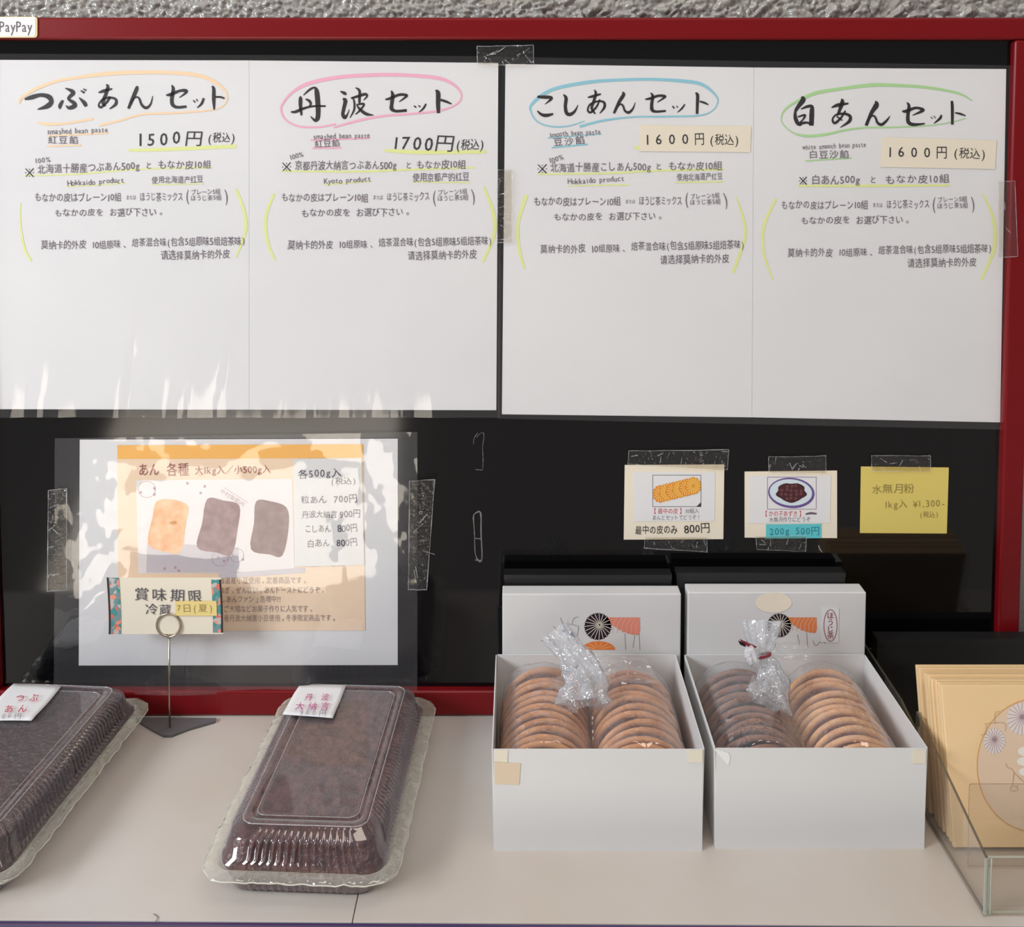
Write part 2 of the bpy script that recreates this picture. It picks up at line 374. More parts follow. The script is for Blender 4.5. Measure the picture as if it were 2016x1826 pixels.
TB = [[(310,300,12),(310,330,36),(310,400,34),(320,490,20)],[(340,290,10),(400,235,22),(450,215,20),(470,250,44),(480,340,50),(485,440,48),(480,515,44),(455,540,30),(410,500,8)],
 [(360,328,14),(395,345,26),(412,375,22),(395,400,10)],[(215,455,14),(260,455,28),(330,425,26),(430,400,20),(560,398,18)],
 [(705,250,10),(745,270,32),(765,285,14)],[(730,325,20),(755,345,40),(740,420,34),(730,480,34),(750,510,38),(775,480,16),(795,430,6)],
 [(810,320,16),(880,300,26),(950,280,28),(970,300,20),(935,340,8)],[(830,310,14),(845,370,20),(840,440,20),(800,515,8)],[(855,215,10),(895,245,26),(895,330,26),(895,370,20)],
 [(865,385,14),(930,375,22),(935,395,20),(890,450,18),(855,480,10)],[(870,390,12),(900,430,26),(960,475,32),(1035,488,8)],
 [(1150,330,12),(1190,325,26),(1290,285,26),(1360,290,28),(1350,310,22),(1290,355,10)],[(1210,245,12),(1225,290,36),(1215,380,36),(1215,425,38),(1260,448,28),(1365,440,28)],
 [(1435,395,12),(1460,412,14)],[(1480,390,10),(1500,408,12)],[(1555,375,16),(1530,420,20),(1485,460,8)],
 [(1650,240,16),(1675,270,44),(1675,380,42),(1680,468,32)],[(1700,335,24),(1760,355,24),(1810,378,12)]]
OB = [[(660,575,16),(500,605,18),(300,600,18),(170,540,18),(120,450,18),(130,380,22),(230,260,26),(400,170,36),(700,110,36),(1050,88,36),(1350,90,34),(1650,115,36),(1800,165,28),(1900,260,20),(1890,350,18),(1800,410,18),(1650,450,20),(1400,475,20),(1100,500,22),(850,550,24),(640,610,16)]]
TC = [[(140,255,22),(200,258,34),(270,262,32),(275,280,26),(215,330,6)],[(140,395,12),(180,430,28),(230,440,34),(298,425,18)],
 [(400,232,12),(425,270,34),(418,350,32),(430,415,34),(465,430,34),(510,400,24),(545,335,6)],
 [(640,262,10),(690,250,26),(770,228,16)],[(705,185,8),(720,220,26),(700,300,28),(680,370,26),(715,425,14)],
 [(760,280,14),(730,350,20),(670,410,22),(640,385,18),(665,330,18),(740,300,18),(800,310,24),(805,360,26),(760,420,8)],
 [(985,205,8),(995,235,34),(950,310,32),(900,420,24)],[(920,385,8),(960,330,16),(990,345,20),(1010,395,22),(1050,410,28),(1090,370,18),(1112,310,5)],
 [(1210,280,12),(1260,272,26),(1340,245,24),(1405,250,26),(1390,270,20),(1330,310,8)],[(1265,215,10),(1285,250,28),(1275,330,32),(1280,385,34),(1320,402,24),(1415,395,20)],
 [(1480,345,10),(1500,370,18)],[(1520,345,8),(1535,362,12)],[(1605,328,12),(1575,370,18),(1530,410,6)],
 [(1710,215,14),(1730,240,32),(1728,330,30),(1725,425,26)],[(1750,300,16),(1800,315,20),(1838,335,10)]]
OC = [[(610,495,8),(450,545,14),(280,550,14),(140,500,14),(75,400,16),(85,330,28),(200,230,34),(350,165,32),(650,110,34),(950,88,28),(1300,82,28),(1650,105,34),(1800,145,30),(1910,240,18),(1930,310,14),(1880,390,12),(1750,440,16),(1400,452,18),(1100,455,16),(800,490,22),(560,550,24)]]
TD = [[(285,150,20),(300,180,50),(250,250,36),(225,290,30)],[(225,285,20),(225,350,36),(250,410,34),(285,425,16)],[(280,270,10),(340,245,28),(385,245,30),(385,300,46),(380,430,44)],
 [(250,345,14),(318,328,22),(300,370,16),(265,400,10)],[(270,412,30),(330,400,22),(380,415,20)],
 [(575,255,12),(640,230,34),(740,215,16)],[(670,170,8),(680,200,40),(650,290,30),(630,330,20)],
 [(710,285,16),(670,350,20),(610,405,26),(585,370,18),(620,325,18),(700,315,24),(755,340,30),(745,390,32),(660,448,6)],[(625,340,14),(680,380,12)],
 [(1000,190,8),(1010,230,50),(960,310,36),(910,430,30)],[(920,390,8),(970,335,16),(1000,350,20),(1020,400,24),(1060,420,28),(1110,380,22),(1142,335,5)],
 [(1258,290,12),(1300,290,34),(1390,258,24),(1460,275,30),(1440,295,26),(1360,330,8)],[(1305,205,10),(1325,240,30),(1315,330,34),(1320,395,36),(1370,420,32),(1480,410,12)],
 [(1535,345,8),(1555,365,6)],[(1565,335,8),(1585,360,6)],[(1640,325,14),(1625,360,26),(1565,410,6)],
 [(1740,190,24),(1745,260,30),(1745,420,26)],[(1770,305,12),(1820,315,20),(1875,335,10)]]
OD = [[(1940,190,8),(1800,115,20),(1500,60,26),(1200,40,30),(950,38,34),(650,75,30),(420,115,34),(250,190,24),(130,270,20),(90,350,12),(110,420,10),(200,495,12),(330,530,24),(520,515,24),(700,475,20),(900,450,16),(1200,445,14),(1600,420,10),(1880,360,8)]]

def mark(k, x, y, r):          # the reference mark: a cross with four dots
    k.stroke([(x-r, y-r, 1.6), (x+r, y+r*1.05, 2.2)], n=4).stroke([(x+r, y-r*1.05, 2), (x-r*.9, y+r, 1.4)], n=4)
    for dx, dy in ((0, -.8), (0, .85), (-.95, .05), (.95, 0)): k.ell(x+dx*r, y+dy*r, 1.1, 1.1, n=8)
def menu(name, loc, label, papers, border, wave, fm_):
    t = thing(name, loc, label, 'poster', 'laminated menu sheets')
    for q in papers: sheet(q, YP-.0009).obj('paper', M['paper'], t)
    V, Fc = grid_px(border, YP-.0018, 150, 110, wave); part('laminating_film', V, Fc, fm_, t, smooth=True)
    return t, Ink(onY(YP-.0012)), Ink(onY(YP-.0013)), Ink(onY(YP-.0011))
def waveA(s, t, p):
    low = max(0, min(1, (t-.48)/.35))
    low *= max(0, min(1, 1.25-s))
    f = noise.noise(Vector((p.x*34+t*1.2, p.z*5, 1)))+.6*noise.noise(Vector((p.x*75+t*3, p.z*7, 4)))
    return .0013+.0024*low*f+.0003*noise.noise(Vector((p.x*12, p.z*9, 2)))
def waveC(s, t, p): return .0006+.00035*noise.noise(Vector((p.x*12, p.z*10, 7)))
tA, inkA, penA, hlA = menu('menu_sheet', wy(490, 815, YP), 'laminated white menu with orange and pink circled headings, left half of board',
    [[(0, 118), (490, 119), (490, 807), (-2, 806)], [(490.4, 119), (981, 124), (977, 808), (490.4, 807)]], [(-8, 106), (986, 111), (984, 822), (-10, 822)], waveA, M['filmA'])
def heading(t, L, sc, ox, oy):     # every brush stroke group of a heading, one part per heading
    k = Ink(onY(YP-.0012)); strokes(k, L, sc, ox, oy, rough=.04); o = k.b.obj('brush_heading', M['ink'], t); o['kind'] = 'stuff'
heading(tA, TA, 4.5818, 30, 130); heading(tA, TB, 5.04, 530, 130)
T = penA.text
T('smashed bean paste', 92, 259, 212, 255, 14); T('紅豆餡', 93, 276, 155, 276, 15)
T('100%', 68, 317, 100, 313, 13); T('北海道十勝産つぶあん500g', 73, 334, 275, 326, 18); T('と', 286, 326, 300, 326, 14); T('もなか皮10組', 310, 325, 416, 324, 17)
T('Hokkaido product', 133, 361, 244, 354, 14); T('使用北海道产红豆', 298, 355, 400, 353, 14); body(penA, 0, 0)
T('smashed bean paste', 616, 269, 728, 266, 14); T('紅豆餡', 619, 284, 669, 281, 15)
T('100%', 570, 311, 597, 303, 13); T('京都丹波大納言つぶあん500g', 580, 327, 781, 325, 18); T('と', 798, 325, 811, 325, 14); T('もなか皮10組', 819, 326, 917, 323, 17)
T('Kyoto product', 638, 357, 730, 352, 14); T('使用京都产的红豆', 812, 351, 924, 348, 17); body(penA, 486, 0)
blk = Ink(onY(YP-.00125))
def price(k, t, x0, y0, x1, y1, h, **kw): k.text(t, x0, y0, x1, y1, h, bold=.006, shear=.12, **kw)
price(blk, '1500円', 268, 275, 404, 270, 30); price(blk, '(税込)', 408, 272, 464, 270, 20); mark(blk, 58.0, 340.0, 8.0)
price(blk, '1700円', 772, 282, 896, 283, 32); price(blk, '(税込)', 897, 286, 954, 284, 21); mark(blk, 564.0, 328.5, 8.0)
H = hlA.stroke
ob = Ink(onY(YP-.00115)); strokes(ob, OA, 4.5818, 30, 130); ob.stroke([(92, 268, 3), (212, 262, 3)]); ob.stroke([(92, 288, 3), (160, 286, 3)]); ob.obj('orange_highlighter_marks', M['hl_o'], tA)
ob = Ink(onY(YP-.00115)); strokes(ob, OB, 5.04, 530, 130); ob.stroke([(612, 276, 3), (728, 272, 3)]); ob.stroke([(615, 292, 3), (672, 291, 3)]); ob.obj('pink_highlighter_marks', M['hl_p'], tA)
H([(253, 296, 5), (330, 294, 7), (465, 288, 7)]); H([(46, 346, 2), (150, 343, 3), (280, 333, 3), (418, 330, 3)]); H([(132, 368, 2), (246, 361, 2)]); H([(297, 364, 2), (400, 362, 2)])
H([(40, 400, 2), (40, 440, 3), (48, 490, 5), (62, 514, 4)]); H([(464, 372, 5), (480, 415, 6), (483, 455, 6), (464, 508, 3)])
H([(757, 296, 6), (830, 300, 8), (957, 299, 7)]); H([(553, 337, 3), (700, 338, 4), (810, 334, 4), (936, 330, 3)]); H([(636, 364, 2.5), (731, 357, 2.5)]); H([(811, 358, 2.5), (926, 360, 2.5)])
H([(539, 382, 5), (523, 430, 6), (527, 478, 6), (542, 514, 4)]); H([(952, 368, 4), (970, 415, 7), (973, 460, 7), (950, 517, 5)])
penA.obj('pen_lettering', M['pen'], tA); blk.obj('price_lettering', M['penblack'], tA); hlA.obj('yellow_highlighter_marks', M['hl_y'], tA)

tC, inkC, penC, hlC = menu('menu_sheet', wy(1480, 830, YP), 'laminated white menu with blue and green circled headings, right half of board',
    [[(995, 126), (1484, 133), (1480, 822), (988, 816)], [(1484.4, 133), (1981, 136), (1969, 832), (1480.4, 822)]], [(987, 112), (1992, 129), (1974, 846), (980, 824)], waveC, M['film'])
heading(tC, TC, 5.04, 1030, 140); heading(tC, TD, 4.917, 1520, 160)
T = penC.text
T('smooth bean paste', 1081, 265, 1182, 258, 14); T('豆沙餡', 1088, 281, 1152, 276, 16); T('100%', 1081, 317, 1109, 309, 13)
T('北海道十勝産こしあん500g', 1083, 330, 1282, 328, 18); T('と', 1290, 328, 1304, 328, 14); T('もなか皮10組', 1315, 328, 1422, 327, 17)
T('Hokkaido product', 1118, 358, 1229, 351, 14); T('使用北海道产红豆', 1332, 350, 1423, 347, 14); body(penC, 983, 8)
T('white smooth bean paste', 1579, 290, 1705, 284, 13); T('白豆沙餡', 1591, 305, 1672, 303, 16)
T('白あん500g', 1597, 355, 1694, 353, 18); T('と', 1712, 354, 1726, 354, 14); T('もなか皮10組', 1741, 354, 1870, 352, 17); body(penC, 1470, 15)
blk = Ink(onY(YP-.00125)); mark(blk, 1067.5, 332.5, 8.4); mark(blk, 1581.0, 356.0, 7.1); blk.obj('marker_lettering', M['penblack'], tC)
ob = Ink(onY(YP-.00115)); strokes(ob, OC, 5.04, 1030, 140); ob.stroke([(1078, 272, 2), (1184, 264, 2)]); ob.stroke([(1086, 291, 3), (1157, 284, 3)]); ob.obj('blue_highlighter_marks', M['hl_b'], tC)
ob = Ink(onY(YP-.00115)); strokes(ob, OD, 4.917, 1520, 160); ob.stroke([(1586, 317, 2.5), (1677, 311, 2.5)]); ob.obj('green_highlighter_marks', M['hl_g'], tC)
H = hlC.stroke
H([(1058, 343, 3), (1200, 341, 4), (1300, 336, 4), (1425, 334, 4)]); H([(1118, 366, 2), (1238, 364, 3)]); H([(1330, 359, 3), (1424, 358, 3)]); H([(1249, 291, 6), (1258, 291, 8)])
H([(1036, 384, 8), (1020, 440, 6), (1022, 490, 6), (1033, 530, 4)]); H([(1449, 388, 2), (1463, 430, 5), (1466, 470, 6), (1443, 537, 6)])
H([(1572, 366, 4), (1700, 366, 5), (1870, 365, 4)]); H([(1528, 391, 5), (1504, 445, 6), (1504, 500, 5), (1522, 552, 3)]); H([(1935, 382, 3), (1955, 430, 6), (1957, 490, 7), (1931, 552, 5)])
penC.obj('pen_lettering', M['pen'], tC); hlC.obj('yellow_highlighter_marks', M['hl_y'], tC)
for q, L in (([(1259, 246), (1479, 248), (1477, 300), (1258, 298)], ((1266, 275, 1362, 273, 25), (1366, 274, 1388, 274, 25), (1396, 275, 1456, 276, 21))),
             ([(1736, 270), (1962, 276), (1959, 333), (1733, 329)], ((1744, 299, 1838, 300, 25), (1842, 301, 1866, 301, 25), (1876, 301, 1942, 304, 21)))):
    s_ = sheet(q, YP-.0015, .0002).obj('price_slip', M['cream'], tC)
    kk = Ink(onY(YP-.0017))
    for tt, a in zip(('1600', '円', '(税込)'), L): kk.text(tt, *a, bold=.004, jit=.012)
    kk.obj('price_lettering', M['penblack'], s_)

# ---- clear tape
def tape(c4, Y, parent, amp=.0006, nx=14, nz=10, seed=0):
    V, Fc = grid_px(c4, Y, nx, nz, lambda s, t, p: amp*(.6+noise.noise(Vector((p.x*170, p.z*170, seed)))+.5*noise.noise(Vector((p.x*420, p.z*420, seed+3)))))
    o = part('clear_tape', V, Fc, M['tape'], parent, smooth=True)
    k = Ink(onY(Y-amp*1.8-.0003)); q = list(c4)+[c4[0]]
    for a, c in zip(q[:-1], q[1:]):
        k.stroke([(a[0]+(c[0]-a[0])*i/5, a[1]+(c[1]-a[1])*i/5+R.uniform(-.8, .8), R.uniform(.5, 1.8)) for i in range(6)], n=3, rough=.4)
    for i in range(7):
        x0 = c4[0][0]+(c4[1][0]-c4[0][0])*R.random(); y0 = c4[0][1]+(c4[3][1]-c4[0][1])*R.random()
        L = min(abs(c4[1][0]-c4[0][0]), abs(c4[3][1]-c4[0][1]))*.5; a = R.uniform(0, 3.14)
        k.stroke([(min(max(x0+math.cos(a)*L*j, c4[0][0]), c4[1][0]), min(max(y0+math.sin(a)*L*j, c4[0][1]), c4[3][1]), R.uniform(.4, 2)) for j in (0, .5, 1)], n=3, rough=.4)
    kk = k.obj('tape_crease', M['tapeedge'], o, world=True); return o
tape([(939, 91), (1050, 89), (1051, 128), (940, 128)], YP-.0032, tC, seed=1)
tape([(980, 335), (1008, 333), (1008, 478), (979, 478)], YP-.0034, tC, seed=2)
tape([(1966, 358), (1998, 356), (2004, 505), (1966, 508)], YP-.0034-.0050, tC, seed=4)

# ------------------------------------------------------------------ flyer poster lower left
fp = thing('product_flyer', wy(465, 1350, YP), 'laminated flyer with orange banner and bean paste pouch photos, lower left of board', 'poster')
Yf = YP-.0010
sheet([(157, 866), (783, 864), (783, 1310), (155, 1311)], Yf).obj('backing_paper', M['paper'], fp)
fl = sheet([(231, 877), (715, 875), (719, 1242), (233, 1243)], Yf-.0004).obj('flyer_print', mat('peach_paper', (246, 218, 188), .6), fp)
k = Ink(onY(Yf-.0006)); k.quad([(231, 877), (231, 904), (714, 902), (714, 875)][::-1]).obj('orange_banner', mat('orange_print', (250, 186, 84), .6), fl)
k = Ink(onY(Yf-.0006)); k.quad([(268, 946), (575, 943), (580, 1128), (272, 1130)]).obj('photo_ground', mat('photo_white', (238, 232, 232), .6), fl)
k = Ink(onY(Yf-.00068)); k.quad([(290, 1068), (470, 1078), (470, 1128), (288, 1128)]).quad([(430, 1130), (600, 1118), (600, 1128), (432, 1140)]).obj('photo_tray', mat('photo_grey', (206, 200, 208), .6), fl)
def pouch(pts, c, c2):
    m_ = mat('pouch_print', c, .6, var=(90, c2, 1.6)); k = Ink(onY(Yf-.00075))
    n = len(pts); Q = []
    for i in range(n):
        p0, p1, p2, p3 = pts[i-1], pts[i], pts[(i+1) % n], pts[(i+2) % n]
        for j in range(4):
            t = j/4; Q.append(tuple(.5*((2*p1[a])+(-p0[a]+p2[a])*t+(2*p0[a]-5*p1[a]+4*p2[a]-p3[a])*t*t+(-p0[a]+3*p1[a]-3*p2[a]+p3[a])*t**3) for a in (0, 1)))
    k.quad(Q).obj('pouch_print', m_, fl)
pouch([(308, 988), (340, 984), (370, 997), (366, 1030), (356, 1086), (330, 1088), (292, 1072), (300, 1020)], (236, 150, 66), (246, 196, 140))
pouch([(408, 983), (440, 986), (471, 996), (468, 1040), (456, 1092), (425, 1088), (388, 1078), (398, 1030)], (104, 30, 48), (140, 92, 106))
pouch([(504, 988), (530, 987), (564, 1000), (568, 1040), (556, 1094), (530, 1092), (494, 1082), (500, 1030)], (100, 44, 54), (124, 84, 84))
k = Ink(onY(Yf-.0007))
for (cx, cy, r) in ((289, 964, 17), (433, 1100, 16), (466, 1094, 14)):
    k.stroke([(cx+r*math.cos(i*.55), cy+r*.95*math.sin(i*.55), 1) for i in range(13)], n=3)
for (cx, cy) in ((304, 962), (304, 974), (369, 952), (395, 971), (403, 958), (277, 970), (430, 1098), (441, 1105), (458, 1092), (478, 1102), (345, 1118), (352, 1124), (324, 1120)): k.ell(cx, cy, 3, 3, n=8)
k.stroke([(440, 960, .8), (488, 990, .8)]).text('中村製餡所', 434, 966, 482, 996, 9, bold=.004)
k.obj('photo_details', mat('mauve_print', (186, 150, 164), .6), fl)
k = Ink(onY(Yf-.0007)); k.text('あん', 272, 926, 314, 925, 24, bold=.004, jit=0).text('各種', 327, 926, 372, 925, 25, bold=.004, jit=0).text('大1kg入／小500g入', 383, 927, 533, 924, 17, bold=.006, jit=0)
k.obj('title_lettering', M['maroon'], fl)
k = Ink(onY(Yf-.0007))
for t_, x0, y0, x1, h in (('賞味期限／冷蔵10日', 586, 1112, 680, 10), ('海道産小豆使用。定番商品です。', 430, 1144, 606, 13), ('はぎ、ぜんざい、あんトーストにどうぞ。', 431, 1163, 641, 13),
                          ('しあんファン」急増中!!', 434, 1181, 553, 13), ('ご大福などお菓子作りに人気です。', 440, 1200, 618, 13), ('産丹波大納言小豆使用。冬季限定商品です。', 440, 1218, 663, 13)):
    k.text(t_, x0, y0, x1, y0-1, h, bold=.008, jit=0)
k.obj('small_lettering', mat('grey_brown_print', (160, 138, 130), .6), fl)
sl = sheet([(578, 904), (712, 902), (717, 1113), (580, 1116)], Yf-.0009, .0002).obj('price_slip', mat('slip_white', (228, 227, 226), .7), fp)
k = Ink(onY(Yf-.00112)); k.text('各500g入', 586, 934, 672, 930, 18).text('(税込)', 650, 948, 702, 947, 14)
for i, (a, c) in enumerate((('粒あん', '700円'), ('丹波大納言', '900円'), ('こしあん', '800円'), ('白あん', '800円'))):
    y = (985, 1014, 1042, 1071)[i]; x = (592, 594, 600, 604)[i]; x2 = (644, 664, 652, 650)[i]
    k.text(a, x, y, x2, y-1, 15 if i != 1 else 14, bold=.004); k.text(c, x2+(12 if i != 1 else 4), y-1, 710 if i == 1 else 704, y-3, 17, bold=.006)
k.obj('handwritten_prices', mat('violet_pen', (66, 52, 78), .6), sl)
def waveP(s, t, p):
    e = min(s, 1-s, t, 1-t); low = max(0, (t-.86)/.14)
    return .0012+.0012*noise.noise(Vector((p.x*14, p.z*17, 5)))+.0006*noise.noise(Vector((p.x*38, p.z*42, 9)))+.006*low*low*(.6+.4*math.sin(p.x*38))+.0008*min(1, e*6)
V, Fc = grid_px([(109, 863), (822, 850), (822, 1358), (108, 1362)], YP-.0022, 150, 110, waveP)
part('laminating_film', V, Fc, M['filmP'], fp, smooth=True)
tape([(95, 966), (131, 962), (131, 1162), (93, 1165)], YP-.0058, fp, amp=.0009, nx=8, nz=24, seed=11)
tape([(806, 948), (856, 944), (840, 1162), (804, 1162)], YP-.0058, fp, amp=.0009, nx=8, nz=24, seed=13)

# ------------------------------------------------------------------ three small cards on the right
c1 = thing('price_card', wy(1327, 1062, YP), 'cream price card with picture of golden wafer shells, leftmost of three small notes', 'card')
sheet([(1230, 916), (1426, 915), (1424, 1062), (1228, 1063)], YP-.0012, .0004).obj('card_face', M['cream'], c1)
pr = sheet([(1247, 930), (1408, 931), (1407, 1026), (1248, 1027)], YP-.0015, .0002).obj('printed_slip', M['paper'], c1)
k = Ink(onY(YP-.0016))
for a, c in (((1285, 936), (1380, 936)), ((1380, 936), (1380, 998)), ((1380, 998), (1285, 998)), ((1285, 998), (1285, 936))): k.stroke([(*a, 1), (*c, 1)])
k.b.poly([wy(*q, YP-.0016) for q in ((1371, 998), (1380, 998), (1380, 989))]); k.obj('picture_frame_line', mat('frame_grey', (70, 66, 80), .6), pr)
for i in range(6):
    cx, cy = 1300+i*13, 973-i*3.2; m_ = mat('gold_wafer_print', (228, 140+i % 2*16, 44), .6)
    k = Ink(onY(YP-.0017-.00003*i)); k.ell(cx, cy, 15, 17, n=48, wob=.05); sp = k.obj('wafer_picture', m_, pr)
    k = Ink(onY(YP-.00172-.00003*i))
    for j in range(16):
        a = j*math.pi/8; k.stroke([(cx+4*math.cos(a), cy+4*math.sin(a), .7), (cx+13*math.cos(a), cy+15*math.sin(a), 1.9)], n=1)
    k.obj('wafer_ribs', mat('pale_gold_print', (250, 206, 120), .6), pr)
k = Ink(onY(YP-.0016)); k.text('【最中の皮】', 1285, 1007, 1345, 1007, 11, bold=.004, jit=0); k.obj('red_lettering', M['redprint'], pr)
k = Ink(onY(YP-.0016)); k.text('10組入', 1349, 1007, 1376, 1006, 10, jit=0).text('あんとセットでどうぞ！', 1284, 1020, 1380, 1019, 10, jit=0); k.obj('grey_lettering', M['pen'], pr)
k = Ink(onY(YP-.0015)); k.text('最中の皮のみ', 1250, 1044, 1334, 1043, 17, bold=.004).text('800円', 1346, 1042, 1398, 1039, 20, bold=.004); k.obj('handwriting', M['penblack'], c1)
tape([(1238, 888), (1435, 886), (1432, 926), (1236, 914)], YP-.0022, c1, seed=21)
tape([(1270, 1058), (1392, 1058), (1392, 1088), (1268, 1080)], YP-.0022, c1, seed=22)

c2 = thing('price_card', wy(1557, 1060, YP), 'cream price card with a plate of dark beans and a turquoise price strip', 'card')
sheet([(1466, 929), (1648, 927), (1648, 1060), (1466, 1059)], YP-.0012, .0004).obj('card_face', M['cream'], c2)
pr = sheet([(1474, 938), (1636, 937), (1634, 1030), (1474, 1031)], YP-.0015, .0002).obj('printed_slip', M['paper'], c2)
k = Ink(onY(YP-.0016))
for a, c in (((1511, 940), (1607, 940)), ((1607, 940), (1607, 1003)), ((1607, 1003), (1511, 1003)), ((1511, 1003), (1511, 940))): k.stroke([(*a, 1), (*c, 1)])
k.obj('picture_frame_line', mat('frame_grey', (120, 90, 130), .6), pr)
Ink(onY(YP-.00162)).ell(1558, 971, 46, 30, rot=.08).obj('plate_rim_picture', mat('plate_rim_print', (108, 84, 150), .6), pr)
Ink(onY(YP-.00168)).ell(1557, 970, 42, 26, rot=.08).obj('plate_picture', mat('plate_print', (212, 226, 232), .6), pr)
k = Ink(onY(YP-.00174)); k.quad([(1558+29*math.cos(a)*(1+.09*math.sin(a*7)), 970+19*math.sin(a)*(1+.09*math.sin(a*5))) for a in [i*math.pi/20 for i in range(40)]]); k.obj('bean_heap_picture', mat('bean_print', (70, 30, 38), .6), pr)
k = Ink(onY(YP-.00178))
for i in range(5):
    for j in range(4):
        if abs(i-2)+abs(j-1.5) < 3.2: k.ell(1540+i*9+R.uniform(-2, 2), 958+j*8+R.uniform(-1.5, 1.5), 3.4, 2.6, n=8, rot=R.uniform(0, 3))
k.obj('bean_picture', mat('bean_light_print', (112, 62, 62), .6), pr)
k = Ink(onY(YP-.0016)); k.text('【かの子あずき】', 1504, 1012, 1580, 1012, 11, bold=.004, jit=0); k.obj('red_lettering', M['redprint'], pr)
k = Ink(onY(YP-.0016)); k.text('水無月作りにどうぞ', 1514, 1024, 1596, 1023, 10, bold=.004, jit=0).stroke([(1586, 1013, 3), (1596, 1011, 4.5), (1608, 1012, 3)]); k.obj('grey_lettering', M['pen'], pr)
tq = sheet([(1508, 1033), (1617, 1032), (1617, 1060), (1508, 1061)], YP-.0016, .0002).obj('turquoise_strip', mat('turquoise_paper', (96, 200, 208), .6), c2)
k = Ink(onY(YP-.0018)); k.text('200g 500円', 1514, 1047, 1614, 1045, 17); k.obj('price_lettering', mat('teal_pen', (44, 130, 146), .6), tq)
tape([(1513, 900), (1626, 898), (1626, 932), (1513, 930)], YP-.0022, c2, seed=23)
tape([(1488, 1056), (1588, 1056), (1586, 1086), (1490, 1082)], YP-.0022, c2, seed=24)
k = Ink(onY(YP-.0021)); k.stroke([(1611, 1074, 2), (1615, 1083, 2.5), (1619, 1088, 1)]); k.obj('tape_curl', M['tapeedge'], c2)

c3 = thing('sticky_note', wy(1780, 1051, YP), 'yellow note with faint pencil writing, rightmost of three small notes', 'note')
sheet([(1695, 919), (1868, 921), (1864, 1051), (1693, 1050)], YP-.0012, .0004).obj('note_paper', mat('yellow_paper', (226, 206, 112), .7, var=(9, (216, 196, 104), 1)), c3)
k = Ink(onY(YP-.0014)); k.text('水無月粉', 1716, 964, 1800, 962, 18).text('1kg入 ¥1,300-', 1741, 994, 1862, 991, 17).text('(税込)', 1810, 1014, 1848, 1013, 12); k.obj('pencil_lettering', mat('brown_pencil', (150, 132, 70), .7), c3)
tape([(1716, 897), (1832, 898), (1832, 929), (1716, 928)], YP-.0022, c3, seed=25)

# ------------------------------------------------------------------ card holder and expiry card
YB = wz(335, 1447).y+.006
st = thing('card_stand', (wy(335, 1447, YB).x, YB, 0), 'thin steel ring card holder on a clear base beside the left pack', 'card holder')
def disc(cx, cy, rx, ry, z0, z1, n=14, ph=0):
    b = B(); V = [(cx+rx*math.cos(2*math.pi*i/n+ph), cy+ry*math.sin(2*math.pi*i/n+ph), z) for z in (z0, z1) for i in range(n)]
    return b.add(V, [tuple(range(n))[::-1], tuple(range(n, 2*n))]+[(i, (i+1) % n, (i+1) % n+n, i+n) for i in range(n)])
sx = st.location.x
bv = [wz(x, y) for x, y in ((268, 1422), (300, 1442), (322, 1453), (338, 1453), (372, 1440), (424, 1425))]+[wz(426, 1419), wz(268, 1417)]
bb = B(); n_ = len(bv); bb.add(bv+[v+Vector((0, 0, .0022)) for v in bv], [tuple(range(n_))[::-1], tuple(range(n_, 2*n_))]+[(i, (i+1) % n_, (i+1) % n_+n_, i+n_) for i in range(n_)])
bb.obj('base', film('smoky_acrylic', .10, .3, 2.4, .08, bump=(80, .5, .004), tint=(130, 124, 120)), st)
zc = wy(332, 1231, YB).z; xc = wy(332, 1231, YB).x; rr = .0098
bb = B(); bb.tube([(sx, YB, .0022), (sx-.0002, YB, .03), (xc+.0004, YB, zc-rr-.0008)], .00075, 10)
bb.obj('stem', M['metal'], st, smooth=True)
bb = B(); bb.tube([(xc+rr*math.sin(a*.2), YB-.0013+.0026*a/62, zc-rr*math.cos(a*.2)) for a in range(63)], .0009, 8); bb.obj('ring', M['metal'], st, smooth=True)
ec = thing('expiry_card', wy(325, 1246, YB), 'cream card with floral tape ends and brush lettering, held in the steel ring', 'card')
def curve_card(c4, Yo, nx=24, nz=8, th=0, s0=0., s1=1.):
    a, b_, c, d = [wy(*q, YB) for q in c4]; V = []
    for j in range(nz+1):
        for i in range(nx+1):
            s = s0+(s1-s0)*i/nx; t = j/nz; p = (a*(1-s)+b_*s)*(1-t)+(d*(1-s)+c*s)*t
            V.append(p+Vector((0, Yo, 0)))
    return V, [(j*(nx+1)+i, (j+1)*(nx+1)+i, (j+1)*(nx+1)+i+1, j*(nx+1)+i+1) for j in range(nz) for i in range(nx)]
CE = [(218, 1138), (432, 1145), (440, 1242), (227, 1249)]
bow = lambda x, y: ((x-325)/110)
def cardP(Yo):
    def P(x, y):
        t = (y-1140)/105; xx = x+6*math.sin(t*1.6)-3-2*t
        return wy(xx, y, YB+Yo)
    return P
def patch(x0, y0, x1, y1, Yo, th=.0002, m_=None, name='', parent=None, slope=.035, n=8):
    P = cardP(Yo); b = B(); V = []
    for j in range(n+1):
        for x in (x0, x1):
            y = y0+(y1-y0)*j/n + (x-x0)*slope*(1-2*j/n)
            V.append(P(x, y))
    Fc = [(2*j, 2*j+2, 2*j+3, 2*j+1) for j in range(n)]
    nV = len(V); b.add(V+[v+Vector((0, th, 0)) for v in V], Fc+[tuple(i+nV for i in f[::-1]) for f in Fc]+[(2*j, 2*j+nV, 2*j+2+nV, 2*j+2) for j in range(n)]+[(2*j+1, 2*j+3, 2*j+3+nV, 2*j+1+nV) for j in range(n)])
    return b.obj(name, m_, parent)
